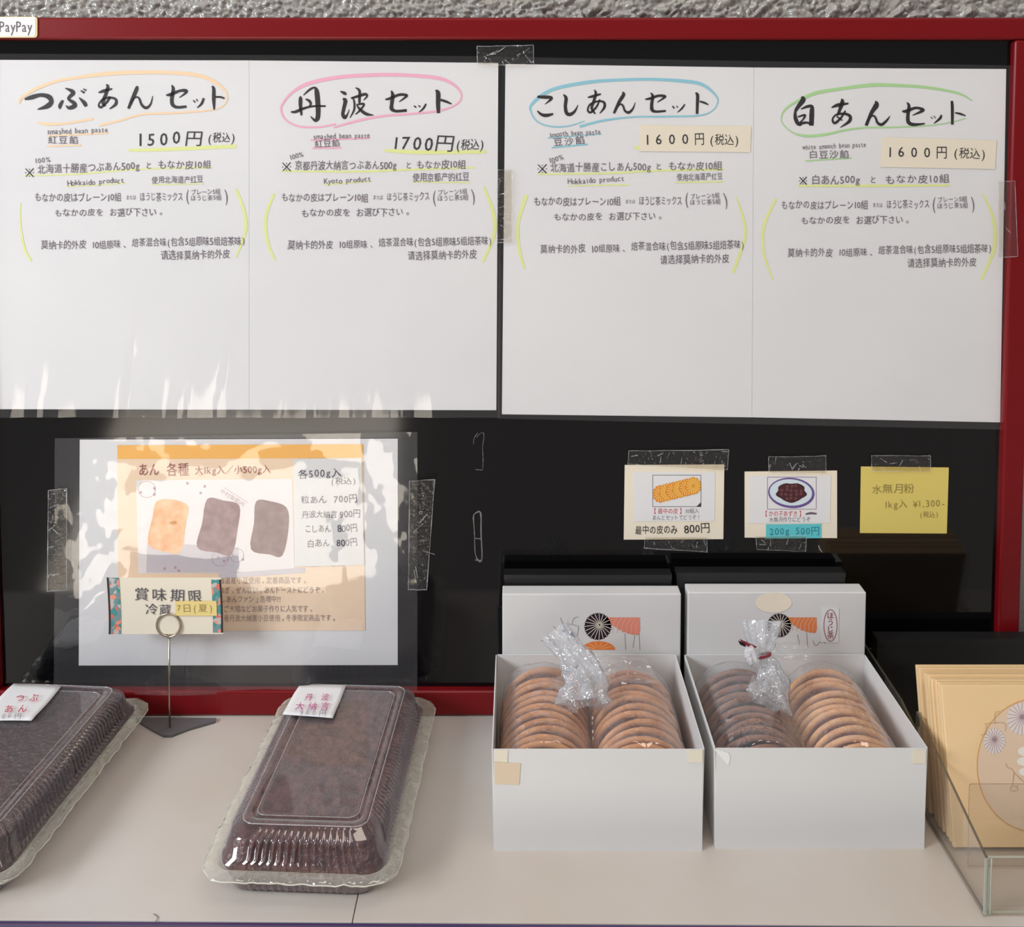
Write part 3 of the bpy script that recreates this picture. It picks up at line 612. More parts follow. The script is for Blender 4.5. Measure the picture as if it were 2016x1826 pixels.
def washi():
    m = bpy.data.materials.new('floral_tape'); n, l = nodes(m); b = n['Principled BSDF']; b.inputs['Roughness'].default_value = .6
    tc = n.new('ShaderNodeTexCoord'); v = n.new('ShaderNodeTexVoronoi'); v.inputs['Scale'].default_value = 260; l.new(tc.outputs['Object'], v.inputs['Vector'])
    r = n.new('ShaderNodeValToRGB'); r.color_ramp.interpolation = 'CONSTANT'
    e = r.color_ramp.elements; e[0].color = (*lin((120, 150, 152)), 1); e[1].position = .3; e[1].color = (*lin((72, 148, 146)), 1)
    for p, c in ((.52, (226, 112, 100)), (.68, (198, 190, 186)), (.82, (238, 150, 128))):
        q = e.new(p); q.color = (*lin(c), 1)
    s_ = n.new('ShaderNodeSeparateColor'); l.new(v.outputs['Color'], s_.inputs[0]); l.new(s_.outputs[0], r.inputs[0]); l.new(r.outputs[0], b.inputs['Base Color']); return m
patch(214, 1138, 438, 1249, .0004, .0003, M['cream'], 'card_face', ec, slope=0)
wm = washi()
patch(217, 1138, 237, 1249, 0, .0002, wm, 'floral_tape', ec, slope=0); patch(418, 1142, 434, 1246, 0, .0002, wm, 'floral_tape', ec, slope=0)
dk = mat('dark_brown_strip', (52, 34, 30), .6)
patch(213, 1137.5, 217, 1249.5, 0, .0002, dk, 'dark_strip', ec, slope=0); patch(434, 1142, 438, 1246, 0, .0002, dk, 'dark_strip', ec, slope=0)
ys = patch(345, 1184, 426, 1213, -.0005, .0003, mat('yellow_slip', (238, 214, 140), .7), 'yellow_slip', ec, slope=0)
k = Ink(cardP(-.0002)); k.text('賞味期限', 262, 1171, 402, 1174, 24, bold=.002, shear=.05).text('冷蔵', 284, 1201, 338, 1200, 20); k.obj('brush_lettering', mat('grey_brush_ink', (84, 82, 92), .6), ec)
k = Ink(cardP(-.0007)); k.text('7日(夏)', 346, 1198, 420, 1198, 16); k.obj('slip_lettering', mat('ochre_pencil', (168, 148, 92), .7), ec)

# ------------------------------------------------------------------ bean paste packs
def rring(a, b_, r, z, n_rib=0., amp=0., ppr=6):
    """rounded rectangle ring with ribs; half sizes a (x) and b_ (y)"""
    pts = []; L1, L2 = 2*(a-r), 2*(b_-r)
    NR = ((14, 'x'), (36, 'y'))
    def side(p0, p1, nrm, cnt):
        for i in range(cnt*ppr):
            t = i/(cnt*ppr); q = max(0, math.sin(2*math.pi*(t*cnt)))**.6 if amp else 0
            edge = 1 if .04 < t < .96 else 0
            pts.append((p0[0]+(p1[0]-p0[0])*t+nrm[0]*amp*q*edge, p0[1]+(p1[1]-p0[1])*t+nrm[1]*amp*q*edge, z))
    def corner(cx, cy, a0):
        for i in range(8):
            g_ = math.radians(a0+90*i/8); pts.append((cx+r*math.cos(g_), cy+r*math.sin(g_), z))
    side((-a+r, -b_), (a-r, -b_), (0, -1), 16); corner(a-r, -b_+r, -90)
    side((a, -b_+r), (a, b_-r), (1, 0), 38); corner(a-r, b_-r, 0)
    side((a-r, b_), (-a+r, b_), (0, 1), 16); corner(-a+r, b_-r, 90)
    side((-a, b_-r), (-a, -b_+r), (-1, 0), 38); corner(-a+r, -b_+r, 180)
    return pts
def rings(L, cap=True):
    V = [p for q in L for p in q]; n = len(L[0])
    Fc = [(i*n+j, i*n+(j+1) % n, (i+1)*n+(j+1) % n, (i+1)*n+j) for i in range(len(L)-1) for j in range(n)]
    if cap: V.append((0, 0, L[-1][0][2])); c = len(V)-1; o_ = (len(L)-1)*n; Fc += [(o_+j, o_+(j+1) % n, c) for j in range(n)]
    return V, Fc
def paste_mat(name, c, c2, sc, rough, bs):
    return mat(name, c, rough, spec=.6, var=(sc, c2, 1.6), bump=(sc*1.6, bs, .004))
def pack(loc, rot, label, pm, gr, gh, hw, sticker, lines, smat, faint):
    t = thing('bean_paste_pack', (loc[0], loc[1], 0), label, 'food pack', 'clear packs of bean paste', rot)
    A_, B_ = hw
    V, Fc = rings([rring(.046, B_-.013, .008, .0006), rring(.0475, B_-.0115, .010, .002, amp=.0008), rring(.0555, B_-.0065, .012, .0200, amp=.0008)])
    Fc = [f[::-1] for f in Fc]
    # base pan: bottom, ribbed wall
    L = [rring(.040, B_-.018, .008, .0005), rring(.0465, B_-.0125, .010, .0010), rring(.048, B_-.0112, .010, .0024, amp=.0008), rring(.0555, B_-.0062, .012, .0190, amp=.0008)]
    V = [p for q in L for p in q]; n = len(L[0]); Fc = [(i*n+j, i*n+(j+1) % n, (i+1)*n+(j+1) % n, (i+1)*n+j) for i in range(3) for j in range(n)]
    V.append((0, 0, .0005)); Fc += [((j+1) % n, j, len(V)-1) for j in range(n)]
    part('tray', V, Fc, M['plastic'], t, world=False, smooth=True)
    # flange, crumpled
    def crump(q, a): return [(x+a*noise.noise(Vector((x*90, y*90, 1))), y+a*noise.noise(Vector((x*90, y*90, 5))), z+a*1.2*noise.noise(Vector((x*140, y*140, 9)))) for x, y, z in q]
    def cutring(a, b_, c_, z):
        base = rring(a, b_, c_, z); return base
    L = [rring(.0555, B_-.0062, .012, .0192), crump(rring(.0600, B_-.002, .015, .0215), .0006), crump(rring(.0630, B_+.0008, .018, .0196), .0009), crump(rring(.0648, B_+.0030, .019, .0192), .0014), crump(rring(.0650, B_+.0032, .019, .0178), .0014)]
    V, Fc = rings(L, cap=False); part('rim', V, Fc, M['flange'], t, world=False, smooth=True)
    # lid
    a0, b0 = .0560, B_-.0055
    L = [rring(a0, b0, .013, .0200), rring(a0-.0006, b0-.0006, .013, .0222), rring(a0-.0040, b0-.0038, .013, .0240, amp=.0020), rring(a0-.0066, b0-.0060, .012, .0345, amp=.0024),
         rring(a0-.0082, b0-.0076, .012, .0366, amp=.0022), rring(a0-.0125, b0-.0125, .010, .0394, amp=.0014), rring(a0-.0135, b0-.0136, .008, .0402), rring(a0-.0144, b0-.0146, .008, .0410),
         rring(a0-.0185, b0-.0190, .007, .0413), rring(a0-.0196, b0-.0202, .006, .0390), rring(a0-.0206, b0-.0212, .006, .0390), rring(a0-.0216, b0-.0224, .006, .0409), rring(a0-.0224, b0-.0232, .006, .0411), rring(a0-.0240, b0-.0250, .006, .0411), rring(a0-.028, b0-.030, .006, .0411), rring(a0-.034, b0-.040, .006, .0411)]
    V, Fc = rings(L); part('lid', V, Fc, M['plastic'], t, world=False, smooth=True)
    def bead(name, q, r_, m_, z=None, parent=t):  # added whitish tube that draws a highlight along a plastic edge
        b = B(); q = [Vector(p) for p in q]; n_ = len(q); V = []
        for i, p in enumerate(q):
            tg = (q[(i+1) % n_]-q[i-1]).normalized(); a = tg.cross(Vector((0, 0, 1))).normalized(); u = Vector((0, 0, 1))
            V += [p+(a*math.cos(g)+u*math.sin(g))*r_ for g in [2*math.pi*j/6 for j in range(6)]]
        b.add(V, [(i*6+j, i*6+(j+1) % 6, ((i+1) % n_)*6+(j+1) % 6, ((i+1) % n_)*6+j) for i in range(n_) for j in range(6)])
        return b.obj(name, m_, parent, world=False, smooth=True)
    edge = crump(rring(.0651, B_+.0033, .019, .0182), .0014); bead('rim_highlight', [p for i, p in enumerate(edge) if i % 3 == 0], .00045, M['beadlight'])
    bead('lid_crease_highlight', [p for i, p in enumerate(rring(a0-.0140, b0-.0141, .008, .0411)) if i % 3 == 0], .00032, M['bead'])
    bead('lid_crease_highlight', [p for i, p in enumerate(rring(a0-.0216, b0-.0224, .006, .0413)) if i % 3 == 0], .00026, M['bead'])
    # bean paste inside, pressed against the ribs of the pack
    def sh(q, k_): return [(x-math.copysign(k_, x), y-math.copysign(k_, y), z) for x, y, z in q]
    L = [sh(rring(.0470, B_-.0118, .010, .0012, amp=.0008), .0004), sh(rring(.0545, B_-.0072, .012, .0190, amp=.0008), .0006), rring(a0-.0022, b0-.0022, .013, .0226),
         sh(rring(a0-.0040, b0-.0038, .013, .0240, amp=.0020), .0009), sh(rring(a0-.0066, b0-.0060, .012, .0335, amp=.0024), .0009), sh(rring(a0-.0085, b0-.0080, .012, .0355, amp=.0020), .0009), rring(a0-.0150, b0-.0150, .010, .0376)]
    last = L[-1]; NR_ = 34
    for i in range(1, NR_):
        s_ = 1-i/NR_; q = []
        for x, y, z in last:
            x2, y2 = x*s_, y*s_*(1 if abs(y) < 1 else 1)
            dd, _ = noise.voronoi(Vector((x2*gr, y2*gr, loc[0]*3)))
            q.append((x2, y2, .0368+gh*(.55-min(dd[0], 1))+.0010*noise.noise(Vector((x2*48, y2*48, 3)))))
        L.append(q)
    V, Fc = rings(L); V = [(x, y, min(z, .0388)) for x, y, z in V]
    part('bean_paste', V, Fc, pm, t, world=False, smooth=True)
    # sticker: local frame from photo corners on the plane z=.0425
    inv = Matrix.Rotation(-rot, 4, 'Z')
    def L_(x, y, z): p = wz(x, y, z)-Vector((loc[0], loc[1], 0)); return inv @ p
    nx, nz = 10, 8; V = []
    for j in range(nz+1):
        for i in range(nx+1):
            s, tt = i/nx, j/nz; q = [sticker[0][a]*(1-s)*(1-tt)+sticker[1][a]*s*(1-tt)+sticker[2][a]*s*tt+sticker[3][a]*(1-s)*tt for a in (0, 1)]
            V.append(L_(q[0], q[1], .0432)+Vector((0, 0, .0007*math.sin(tt*5+s*3))))
    Fc = [(j*(nx+1)+i, (j+1)*(nx+1)+i, (j+1)*(nx+1)+i+1, j*(nx+1)+i+1) for j in range(nz) for i in range(nx)]
    o = part('label_sticker', V, Fc, M['paper'], t, world=False, smooth=True); so = o.modifiers.new('thick', 'SOLIDIFY'); so.thickness = .0003; so.offset = -1
    k = Ink(lambda x, y: L_(x, y, .0447))
    for a in lines: k.text(*a, bold=.006, jit=0, shear=.25)
    k.b.obj('printed_lettering', smat, o, world=False)['kind'] = 'stuff'
    k = Ink(lambda x, y: L_(x, y, .0447)); k.text(*faint, shear=.2); k.b.obj('pencil_price', M['grey'], o, world=False)['kind'] = 'stuff'
    return t
pk1 = pack((-.1375, .7095), math.radians(-2.6), 'clear pack of coarse purple brown bean paste with magenta printed label, centre of counter',
     paste_mat('coarse_bean_paste', (70, 36, 36), (100, 60, 56), 120, .36, .7), 115, .0030, (.065, .1030),
     [(589, 1351), (681, 1350), (655, 1416), (556, 1405)],
     [('丹 波', 598, 1373, 650, 1373, 13), ('大納言', 578, 1391, 652, 1391, 15)], M['magenta'], ('900円', 588, 1403, 646, 1404, 12))
pk2 = pack((-.3785, .7095), math.radians(-4.2), 'clear pack of smooth dark bean paste with red lettered label, cut by left picture edge',
     paste_mat('glossy_bean_paste', (64, 38, 38), (88, 62, 62), 200, .30, 1.), 330, .0012, (.065, .1030),
     [(27, 1346), (120, 1352), (62, 1421), (-42, 1417)],
     [('つぶ', 26, 1375, 80, 1374, 15), ('あん', 4, 1397, 58, 1395, 15)], M['redprint'], ('700円', -10, 1411, 46, 1409, 12))

# ------------------------------------------------------------------ open white boxes
def open_box(x0, x1, y0, y1, h, label, tapes, flare=.0):
    t = thing('open_box', ((x0+x1)/2, (y0+y1)/2, 0), label, 'box', 'open white wafer boxes'); c = .0008
    b = B(); b.box((x0, y0, 0), (x1, y1, c)); b.obj('box_bottom', M['card'], t)
    b = B(); b.box((x0, y0, c), (x1, y0+c, h)); b.obj('box_side', M['card'], t)
    b = B(); b.box((x0, y1-c, c), (x1, y1, h)); b.obj('box_side', M['card'], t)
    for sx_, xx in ((0, x0), (1, x1-c)):
        b = B(); b.slab([(xx, y0+c, c), (xx+c, y0+c, c), (xx+c, y1-c, c), (xx, y1-c, c)][::-1], (-.0012 if not sx_ else .0010, 0, h-c)); b.obj('box_side', M['card'], t)
    for q, m_, nm in tapes:
        sheet(q, y0-.0004, .0003).obj(nm, m_, t)
    return t
tan = mat('tan_tape', (222, 202, 176), .5); ctape = mat('cream_tape', (232, 224, 204), .5); wt = mat('white_tape', (238, 238, 236), .5)
bx1 = open_box(-.0166, .1277, .6575, .7830, .0728, 'open white box of tan wafers with a tan tape patch on its front',
    [([(973, 1477), (1000, 1478), (999, 1502), (974, 1500)], ctape, 'paper_tape'), ([(973, 1501), (1025, 1504), (1022, 1546), (974, 1544)], tan, 'paper_tape'), ([(1355, 1478), (1383, 1478), (1383, 1503), (1355, 1502)], ctape, 'paper_tape')])
bx2 = open_box(.1370, .2822, .6595, .7840, .0722, 'open white box of brown and cream wafers, white tape tab at front corner',
    [([(1404, 1474), (1434, 1483), (1438, 1492), (1434, 1508), (1404, 1502)][:4], wt, 'paper_tape'), ([(1796, 1478), (1823, 1478), (1822, 1504), (1796, 1504)], ctape, 'paper_tape')])

def emblem(P0, P1, P2, cx, cy, r, sal, lid, dx):
    """printed fans and wheels: black fluted disc, salmon cloud, orange fan, thin grey lines; P* planes a hair apart"""
    k = Ink(P0); n = 19
    Q = []
    for i in range(n*5):
        a = 2*math.pi*i/(n*5); q = r*(.95+.05*abs(math.sin(a*n/2))); Q.append((cx+q*math.cos(a), cy+q*math.sin(a)))
    k.quad(Q[::-1]); k.obj('black_wheel_print', mat('wheel_print', (34, 24, 44), .5), lid)
    k = Ink(P1); ox, oy = cx+r*.12, cy-r*.12
    for i in range(n):
        a = 2*math.pi*(i+.5)/n; ex, ey = cx+r*.99*math.cos(a), cy+r*.99*math.sin(a); k.stroke([(ox+.12*r*math.cos(a), oy+.12*r*math.sin(a), 1.1), (ex, ey, 1.1)], n=1)
    k.ell(ox, oy, r*.15, r*.15, n=12); k.obj('wheel_spokes_print', M['cream'], lid)
    k = Ink(P2); k.ell(ox, oy, r*.07, r*.07, n=8); k.obj('wheel_hub_print', M['ink'], lid)
    # salmon scalloped cloud
    k = Ink(P0); x0, x1, yt = cx+r*.4, cx+r*3.05, cy-r*.66
    Q = [(x0, yt), (x1, yt), (x1+1, yt+r*.9)]
    for i in range(6):
        c_ = x1-r*.2-i*r*.32; Q += [(c_+r*.16, yt+r*(1.24-.04*i*i*.5)), (c_, yt+r*(1.30-.04*i*i*.6)), (c_-r*.16, yt+r*(1.22-.04*i*i*.7))]
    Q += [(cx+r*.85, yt+r*.8)]
    k.quad(Q); k.obj('cloud_print', mat('cloud_print', sal, .55), lid)
    k = Ink(P1)
    for i in range(6):
        xx = cx+r*1.1+i*r*.34; k.stroke([(xx+r*.3, yt+1, .9), (xx, yt+r*.55, .9), (xx-r*.02, yt+r*1.12, .9)], n=3)
    k.obj('cloud_lines_print', mat('pale_line', (240, 190, 170), .6), lid)
    k = Ink(P0)
    for L in dx: k.stroke([(x, y, .9) for x, y in L], n=3)
    k.obj('fine_lines_print', M['grey'], lid)

def lid(name_x0, x1, y0, y1, h, label):
    x0 = name_x0; t = thing('box_lid', ((x0+x1)/2, (y0+y1)/2, 0), label, 'box lid', 'white lids standing behind the boxes')
    b = B(); b.box((x0, y0, 0), (x1, y1, h)); bevel(b.obj('lid_shell', M['card'], t), .0008); return t
YL = .7865
xL0, xL1 = wy(989, 1260, YL).x, wy(1340, 1260, YL).x; hL = wy(1100, 1170, YL).z
l1 = lid(xL0, xL1, YL, YL+.0155, hL, 'white box lid standing upright behind the left box, black wheel and pink cloud print')
q0, q1, q2 = onY(YL-.0002), onY(YL-.0003), onY(YL-.0004)
emblem(q0, q1, q2, 1177, 1234, 27, (232, 142, 120), l1, [[(1104, 1217), (1108, 1226), (1134, 1232), (1139, 1236), (1136, 1254)], [(1126, 1229), (1130, 1218), (1139, 1215)], [(1108, 1226), (1100, 1240)], [(1230, 1248), (1232, 1280)], [(1250, 1250), (1246, 1276)], [(1258, 1248), (1260, 1280)], [(1090, 1234), (1096, 1241)]])
k = Ink(q0); k.b.poly([wy(1178+33*math.cos(a*math.pi/16), 1280-17*math.sin(a*math.pi/16), YL-.00025) for a in range(17)][::-1]); k.obj('orange_fan_print', mat('orange_fan', (232, 130, 60), .55), l1)
k = Ink(q1)
for a in range(1, 7): k.stroke([(1178+8*math.cos(a*.45), 1280-5*math.sin(a*.45), .9), (1178+31*math.cos(a*.45), 1280-16*math.sin(a*.45), .9)], n=1)
k.obj('orange_fan_lines_print', mat('pale_fan_line', (250, 200, 150), .6), l1)
k = Ink(q0); k.b.poly([wy(x, y, YL-.00025) for x, y in ((1104, 1242), (1116, 1240), (1128, 1246), (1134, 1256), (1120, 1250))][::-1]); k.obj('blue_fan_print', mat('indigo_print', (52, 44, 110), .55), l1)
xR0, xR1 = wy(1354, 1240, YL).x, wy(1704, 1240, YL).x; hR = wy(1500, 1167, YL).z
l2 = lid(xR0, xR1, YL, YL+.0165, hR, 'white upright box lid behind the right box, cream oval sticker and red stamp')
emblem(q0, q1, q2, 1534, 1232, 24, (226, 132, 78), l2, [[(1588, 1246), (1590, 1275)], [(1600, 1262), (1606, 1272), (1616, 1264), (1626, 1268)], [(1570, 1250), (1574, 1270)]])
Ink(onY(YL-.0003)).ell(1523, 1187, 36, 20, n=36).obj('oval_sticker', mat('cream_sticker', (246, 234, 214), .5), l2)
sk = sheet([(1617, 1196), (1652, 1197), (1651, 1266), (1616, 1265)], YL-.0004, .0002).obj('stamp_slip', M['paper'], l2)
k = Ink(onY(YL-.0006)); k.stroke([(1635+13*math.cos(i*2*math.pi/20), 1232+31*math.sin(i*2*math.pi/20), 1.2) for i in range(21)], n=3)
for ch, yy in zip('ほうじ茶', (1213, 1226, 1239, 1252)): k.text(ch, 1628, yy, 1642, yy, 13, bold=.004, jit=0)
k.obj('red_stamp', mat('stamp_red', (150, 60, 66), .6), sk)
# black boxes further back
def blackbox(pl, pr_, pt, label):
    Yb0, Yb1 = .8045, .8160; h = wy(1100, pt, Yb0).z; x0, x1 = wy(pl, pt, Yb0).x, wy(pr_, pt, Yb0).x
    t = thing('black_box', ((x0+x1)/2, (Yb0+Yb1)/2, 0), label, 'box', 'black boxes at the board')
    b = B(); b.box((x0, Yb0, 0), (x1, Yb1, h-.004)); b.obj('box_body', M['blackbox'], t)
    b = B(); b.box((x0-.0004, Yb0-.0004, h-.0039), (x1+.0004, Yb1+.0002, h)); b.obj('box_top', M['blackbox'], t)
blackbox(993, 1322, 1132, 'flat black box standing against the board behind the left white lid')
blackbox(1333, 1664, 1128, 'flat black box standing against the board behind the right white lid')

# ------------------------------------------------------------------ wafers
def wafer_mesh(m_):
    prof = [(.0, .0102), (.012, .0100), (.022, .0092), (.0268, .0070), (.0292, .0030), (.0308, .0034), (.0326, .0032), (.0338, .0018), (.0336, .0004), (.0324, -.0006), (.0306, -.0004), (.0290, .0006), (.0266, .0040), (.0235, .0074), (.012, .0084), (0, .0086)]
    n = 48; V = []; Fc = []
    for r_, y in prof:
        V += [(r_*math.cos(2*math.pi*i/n), y, r_*math.sin(2*math.pi*i/n)) for i in range(n)]
    for k_ in range(len(prof)-1): Fc += [(k_*n+i, (k_+1)*n+i, (k_+1)*n+(i+1) % n, k_*n+(i+1) % n) for i in range(n)]
    me = bpy.data.meshes.new('wafer'); me.from_pydata(V, [], Fc); me.materials.append(m_); me.polygons.foreach_set('use_smooth', [True]*len(me.polygons)); me.update(); return me
ORD = ['front', 'second', 'third', 'fourth', 'fifth', 'sixth', 'seventh', 'eighth', 'ninth', 'tenth', 'rearmost']
def stack(x0, x1, m_, text, grp):
    me = wafer_mesh(m_); first = None
    for i in range(11):
        s = i/10; z = .0352+.0042*s
        nm = 'wafer_shell'
        o = bpy.data.objects.new(nm, me); col.objects.link(o)
        sc = 1+R.uniform(-.012, .012)
        o.location = (x0+(x1-x0)*s+R.uniform(-.0005, .0005), .6700+.0880*s+R.uniform(-.0006, .0006), z)
        o.rotation_euler = (math.radians(5+R.uniform(-2, 2)), R.uniform(0, 6), math.radians(R.uniform(-2, 2))); o.scale = (sc, 1, sc)
        wd = 'frontmost' if i == 0 else ('rearmost' if i == 10 else ORD[i]+' from front')
        tag(o, f'{text}, {wd} of its row', 'wafer', grp)
stack(.0190, .0215, M['wafer'], 'tan round wafer shell in left row of left box', 'wafers in the left row of the left box')
stack(.0895, .0885, M['wafer'], 'tan round wafer shell in right row of left box', 'wafers in the right row of the left box')
stack(.1730, .1735, M['waferB'], 'brown roasted wafer shell in left row of right box', 'wafers in the left row of the right box')
stack(.2415, .2415, M['waferP'], 'pale cream wafer shell in right row of right box', 'wafers in the right row of the right box')

# ------------------------------------------------------------------ cellophane bags
def bag(xa, xb, xw0, xw1, neck, label, seed, extra):
    t = thing('cellophane_bag', ((xw0+xw1)/2, .722, .001), label, 'bag')
    nx, ny = 90, 80; V = []; y0, y1 = .6605, .7795; r_ = .0358
    for j in range(ny+1):
        for i in range(nx+1):
            s, v = i/nx, j/ny; x = xw0+(xw1-xw0)*s; y = y0+(y1-y0)*v; zc_ = .0352+.0042*v
            hs = [zc_+math.sqrt(max(0, r_*r_-(x-c)**2)) if abs(x-c) < r_ else 0 for c in (xa, xb)]
            h = max(hs); mid = math.exp(-((x-(xa+xb)/2)/.012)**2); h = max(h, .002); h = h*(1-mid*.6)+(.050+.006*v)*mid*.6 if mid > .02 else h
            e = min(1, v/.10, (1-v)/.10); es = min(1, s/.03, (1-s)/.03); e = math.sin(e*math.pi/2)**.5
            h = .004+(h-.004)*(.55+.45*e)*(.3+.7*es)
            dn = math.hypot(x-neck[0][0], (y-neck[0][1])*.8); h += max(0, .020*math.exp(-(dn/.013)**1.4))
            h += .0012*noise.noise(Vector((x*95, y*50, seed)))+.0008*noise.noise(Vector((x*210, y*160, seed+4)))*e
            h = min(h, .0035+neck[0][2])
            V.append((x, y, max(h, .0012)))
    part('bag_film', V, [(j*(nx+1)+i, j*(nx+1)+i+1, (j+1)*(nx+1)+i+1, (j+1)*(nx+1)+i) for j in range(ny) for i in range(nx)], M['bag'], t, smooth=True)
    def gather(name, path, rad, lobes, seed2, m_=None, amp=.3):
        seg = 40; pts = [Vector(p) for p in path]; V = []; N = 24
        for a in range(N+1):
            u = a/N*(len(pts)-1); i0 = min(int(u), len(pts)-2); f_ = u-i0; p = pts[i0].lerp(pts[i0+1], f_); rr_ = rad[i0]*(1-f_)+rad[i0+1]*f_
            tdir = (pts[i0+1]-pts[i0]).normalized(); sx_ = tdir.cross(Vector((0, 1, 0))).normalized(); sy_ = tdir.cross(sx_)
            for b_ in range(seg):
                g_ = 2*math.pi*b_/seg; q = rr_*(1+amp*math.sin(lobes*g_+u*.8+seed2)+.35*noise.noise(Vector((math.cos(g_)*2.2, math.sin(g_)*2.2, u*1.3+seed2))))
                V.append(p+sx_*q*math.cos(g_)+sy_*q*.6*math.sin(g_))
        return part(name, V, [(a*seg+b_, a*seg+(b_+1) % seg, (a+1)*seg+(b_+1) % seg, (a+1)*seg+b_) for a in range(N) for b_ in range(seg)], m_ or M['bagneck'], t, smooth=True)
    gather('gathered_neck', neck, extra['rad'], 6, seed)
    if 'flap' in extra:
        for f_ in extra['flap']:
            a, b_, c, d = [Vector(q) for q in f_]; V = []; n_ = 22
            for j in range(n_+1):
                for i in range(n_+1):
                    s, v = i/n_, j/n_; p = (a*(1-s)+b_*s)*(1-v)+(d*(1-s)+c*s)*v
                    p += Vector((0, -1, .8))*(.0022*noise.noise(Vector((s*4, v*4, seed+9)))+.0010*noise.noise(Vector((s*11, v*9, seed)))); V.append(p)
            part('film_fold', V, [(j*(n_+1)+i, j*(n_+1)+i+1, (j+1)*(n_+1)+i+1, (j+1)*(n_+1)+i) for j in range(n_) for i in range(n_)], M['bag'], t, smooth=True)
    return t, gather
def W(px, py, Y): v = wy(px, py, Y); return (v.x, v.y, v.z)
bg1, _ = bag(.0203, .0890, -.0150, .1255, [W(1152, 1385, .715), W(1150, 1345, .725), W(1142, 1312, .733), W(1122, 1280, .738), W(1104, 1258, .742), W(1092, 1240, .745)],
    'knotted clear cellophane bag around the tan wafers in the left box', 3,
    dict(rad=[.0180, .0140, .0125, .0085, .0090, .0105], flap=[[W(1146, 1282, .752), W(1272, 1298, .765), W(1300, 1345, .745), W(1160, 1350, .728)], [W(1085, 1335, .728), W(1140, 1325, .728), W(1138, 1405, .700), W(1120, 1402, .700)]]))
bg2, ga = bag(.1732, .2415, .1385, .2790, [W(1515, 1385, .715), W(1520, 1345, .727), W(1515, 1312, .735), W(1506, 1290, .738), W(1500, 1262, .742), W(1498, 1222, .748)],
    'clear bag with a dark red tie around wafers in the right box', 8,
    dict(rad=[.0150, .0100, .0070, .0035, .0100, .0140], flap=[[W(1512, 1268, .748), W(1588, 1262, .756), W(1592, 1300, .750), W(1516, 1300, .740)], [W(1480, 1330, .728), W(1530, 1320, .728), W(1548, 1400, .700), W(1470, 1370, .705)]]))
ga('film_bulb', [W(1492, 1284, .735), W(1486, 1287, .732), W(1480, 1291, .730), W(1473, 1295, .728), W(1468, 1298, .727)], [.0030, .0062, .0076, .0062, .0012], 4, 2, film('pearly_film', .55, .3, 2.2, .08, hazec=(240, 240, 244)), .06)
rt = mat('dark_red_tie', (150, 48, 62), .4); bb = B()
c_ = Vector(W(1504, 1291, .738))
bb.tube([c_+Vector((.0046*math.cos(a), .0040*math.sin(a), .0018*math.cos(a+.6))) for a in [i*2*math.pi/18 for i in range(19)]], .0011, 8)
bb.slab([W(1456, 1259, .728), W(1462, 1268, .728), W(1484, 1280, .731), W(1490, 1274, .731)], (0, .0006, 0)); bb.obj('red_tie', rt, bg2)
bb = B(); bb.slab([W(1453, 1262, .7272), W(1457, 1270, .7272), W(1469, 1275, .7285), W(1466, 1267, .7285)], (0, .0006, 0)); bb.obj('tie_end', M['ink'], bg2)

# ------------------------------------------------------------------ acrylic holder with cream gift envelopes
XA = .2954; ah = thing('acrylic_holder', (XA+.07, .71, 0), 'clear acrylic holder at right edge with cream envelopes standing in it', 'display holder')
def panel(poly, n, m_edge, name='acrylic_panel'):
    b = B(); q = [Vector(v) for v in poly]; N = len(q); n = Vector(n)
    b.add(q+[v+n for v in q], [tuple(range(N)), tuple(range(2*N-1, N-1, -1))], 0); b.add(q+[v+n for v in q], [(i, i+N, (i+1) % N+N, (i+1) % N) for i in range(N)], 1)
    return b.obj(name, [M['acryl'], m_edge], ah)
pA, pB_ = wx(1940, 1690, XA), wx(1804, 1401, XA)
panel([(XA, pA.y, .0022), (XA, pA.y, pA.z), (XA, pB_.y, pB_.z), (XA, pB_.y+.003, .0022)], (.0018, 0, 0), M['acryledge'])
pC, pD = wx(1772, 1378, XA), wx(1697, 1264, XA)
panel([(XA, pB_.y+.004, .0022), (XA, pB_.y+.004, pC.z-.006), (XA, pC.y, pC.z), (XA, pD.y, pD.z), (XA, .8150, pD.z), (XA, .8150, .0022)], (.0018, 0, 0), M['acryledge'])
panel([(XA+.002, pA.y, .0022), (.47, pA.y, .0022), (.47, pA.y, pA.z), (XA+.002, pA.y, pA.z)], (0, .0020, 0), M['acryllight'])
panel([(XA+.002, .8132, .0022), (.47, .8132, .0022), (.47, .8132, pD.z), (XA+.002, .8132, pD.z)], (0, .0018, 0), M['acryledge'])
b = B(); b.box((XA, pA.y, .0001), (.47, .815, .0021)); b.obj('holder_base', M['acryl'], ah)
yq = .640; a_ = [wy(x, y, yq) for x, y in ((1906, 1700), (1909, 1545))]
panel([(a_[0].x, yq, .0023), (.47, yq, .0023), (.47, yq, a_[1].z), (a_[1].x+.001, yq, a_[1].z), (a_[1].x, yq, a_[1].z-.001)], (0, .0009, 0), film('acrylic_edge_thin', .5, .2, 1.5, .1, tint=(200, 190, 180), hazec=(170, 150, 140)), 'front_pocket')
b = B(); b.tube([(XA+.0006, pA.y-.0004, .0022), (XA+.0006, pA.y-.0004, pA.z)], .0013, 8); b.tube([(XA+.0036, pA.y-.0006, .0022), (XA+.0036, pA.y-.0006, pA.z)], .0006, 6); b.obj('corner_joint', M['acryllight'], ah)

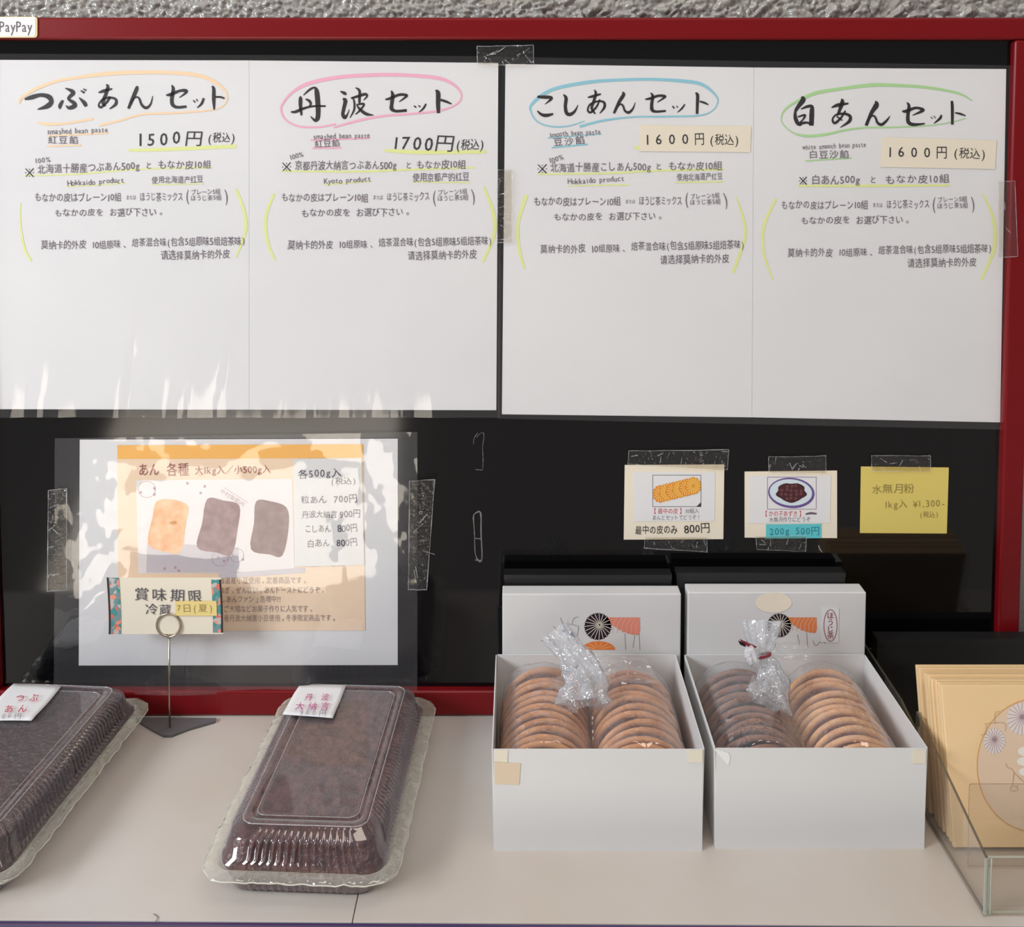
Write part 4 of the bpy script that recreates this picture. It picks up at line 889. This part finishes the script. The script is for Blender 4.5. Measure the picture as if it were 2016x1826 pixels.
bc = thing('black_box', (XA+.09, .808, .0022), 'wide black box standing behind the acrylic holder envelopes at the right', 'box', 'black boxes at the board')
b = B(); b.box((XA+.004, .8010, .0024), (.47, .8125, wy(1900, 1272, .801).z)); b.obj('box_body', M['blackbox'], bc)
b = B(); b.box((XA+.0036, .8006, wy(1900, 1272, .801).z+.0001), (.47, .8128, wy(1900, 1258, .801).z)); b.obj('box_top', M['blackbox'], bc)
lean = math.radians(15); XE = .3015
for i in range(8):
    yb = .6560+.0050*i+(.004 if i > 5 else 0); h = .104-.0010*i+R.uniform(-.001, .001); th = .0038; xo = XE+(-.0012*(i//3)+R.uniform(-.0004, .0004))
    up = Vector((0, math.sin(lean), math.cos(lean))); nr = Vector((0, math.cos(lean), -math.sin(lean)))
    a = Vector((xo, yb, .0024+th*math.sin(lean)))
    wd = ('frontmost, printed with an oval of wheel patterns' if i == 0 else ('rearmost of the row' if i == 7 else ORD[i]+' from the front'))
    t = thing('gift_envelope', (xo+.065, yb, .0024), f'cream paper gift envelope in the acrylic holder, {wd}', 'envelope', 'cream envelopes in the acrylic holder')
    b = B(); b.slab([a, a+Vector((.13, 0, 0)), a+Vector((.13, 0, 0))+up*h, a+up*h], nr*th); o = bevel(b.obj('envelope_body', M['envelope'], t), .0006)
    if i == 0:
        def PE(o_):
            n_ = nr; p0 = a-nr*o_
            def P(x, y):
                d = ray(x, y); C = Vector((0, 0, HC)); tt = (p0-C).dot(n_)/d.dot(n_); return C+d*tt
            return P
        Ink(PE(.0003)).ell(2040, 1508, 116, 131, n=60).obj('oval_print', mat('oval_print', (226, 200, 172), .6), t)
        k = Ink(PE(.0004)); k.stroke([(2040+116*math.cos(i_*2*math.pi/48), 1508+131*math.sin(i_*2*math.pi/48), 1.6) for i_ in range(49)], n=2); k.obj('oval_outline_print', mat('ochre_line', (216, 160, 84), .6), t)
        k = Ink(PE(.0005)); k.ell(1958, 1460, 21, 25, n=30); k.ell(2012, 1416, 30, 32, n=30); k.obj('wheel_print', mat('pale_lilac_print', (226, 214, 208), .6), t)
        k = Ink(PE(.0006))
        for cx, cy, rx, ry, n_ in ((1958, 1460, 21, 25, 20), (2012, 1416, 30, 32, 20)):
            for j in range(n_):
                g_ = 2*math.pi*j/n_; k.stroke([(cx+3*math.cos(g_), cy-4+3*math.sin(g_), .9), (cx+rx*math.cos(g_), cy+ry*math.sin(g_), .9)], n=1)
            k.ell(cx, cy-4, 4, 4, n=10)
        k.obj('wheel_spokes_print', mat('mauve_line', (170, 140, 150), .6), t)
        k = Ink(PE(.0006))
        for L in ([(1938, 1426), (1977, 1424), (1979, 1440)], [(1959, 1426), (1959, 1404), (1970, 1402)], [(1930, 1447), (1941, 1446), (1941, 1428)], [(1980, 1504), (1984, 1512), (1992, 1514), (1998, 1524), (2016, 1540)], [(1996, 1522), (1993, 1548)], [(1990, 1549), (2002, 1549), (2002, 1557), (1990, 1557), (1990, 1549)]):
            k.stroke([(x, y, 1) for x, y in L], n=3)
        k.obj('fine_lines_print', mat('ochre_grey_line', (190, 160, 130), .6), t)
        k = Ink(PE(.0005)); k.ell(2020, 1480, 16, 10, n=16); k.ell(2018, 1500, 16, 9, n=16); k.ell(2022, 1520, 16, 9, n=16); k.obj('white_cloud_print', mat('cloud_white', (238, 232, 222), .6), t)

# stray thread lying on the counter
bb = B(); bb.tube([tuple(wz(x, y, .0006)) for x, y in ((302, 1800), (308, 1803), (311, 1807), (308, 1813), (305, 1817))], .00022, 5)
o = bb.obj('thread', M['pen'], None); tag(o, 'short dark thread on the counter edge below the left pack', 'thread')
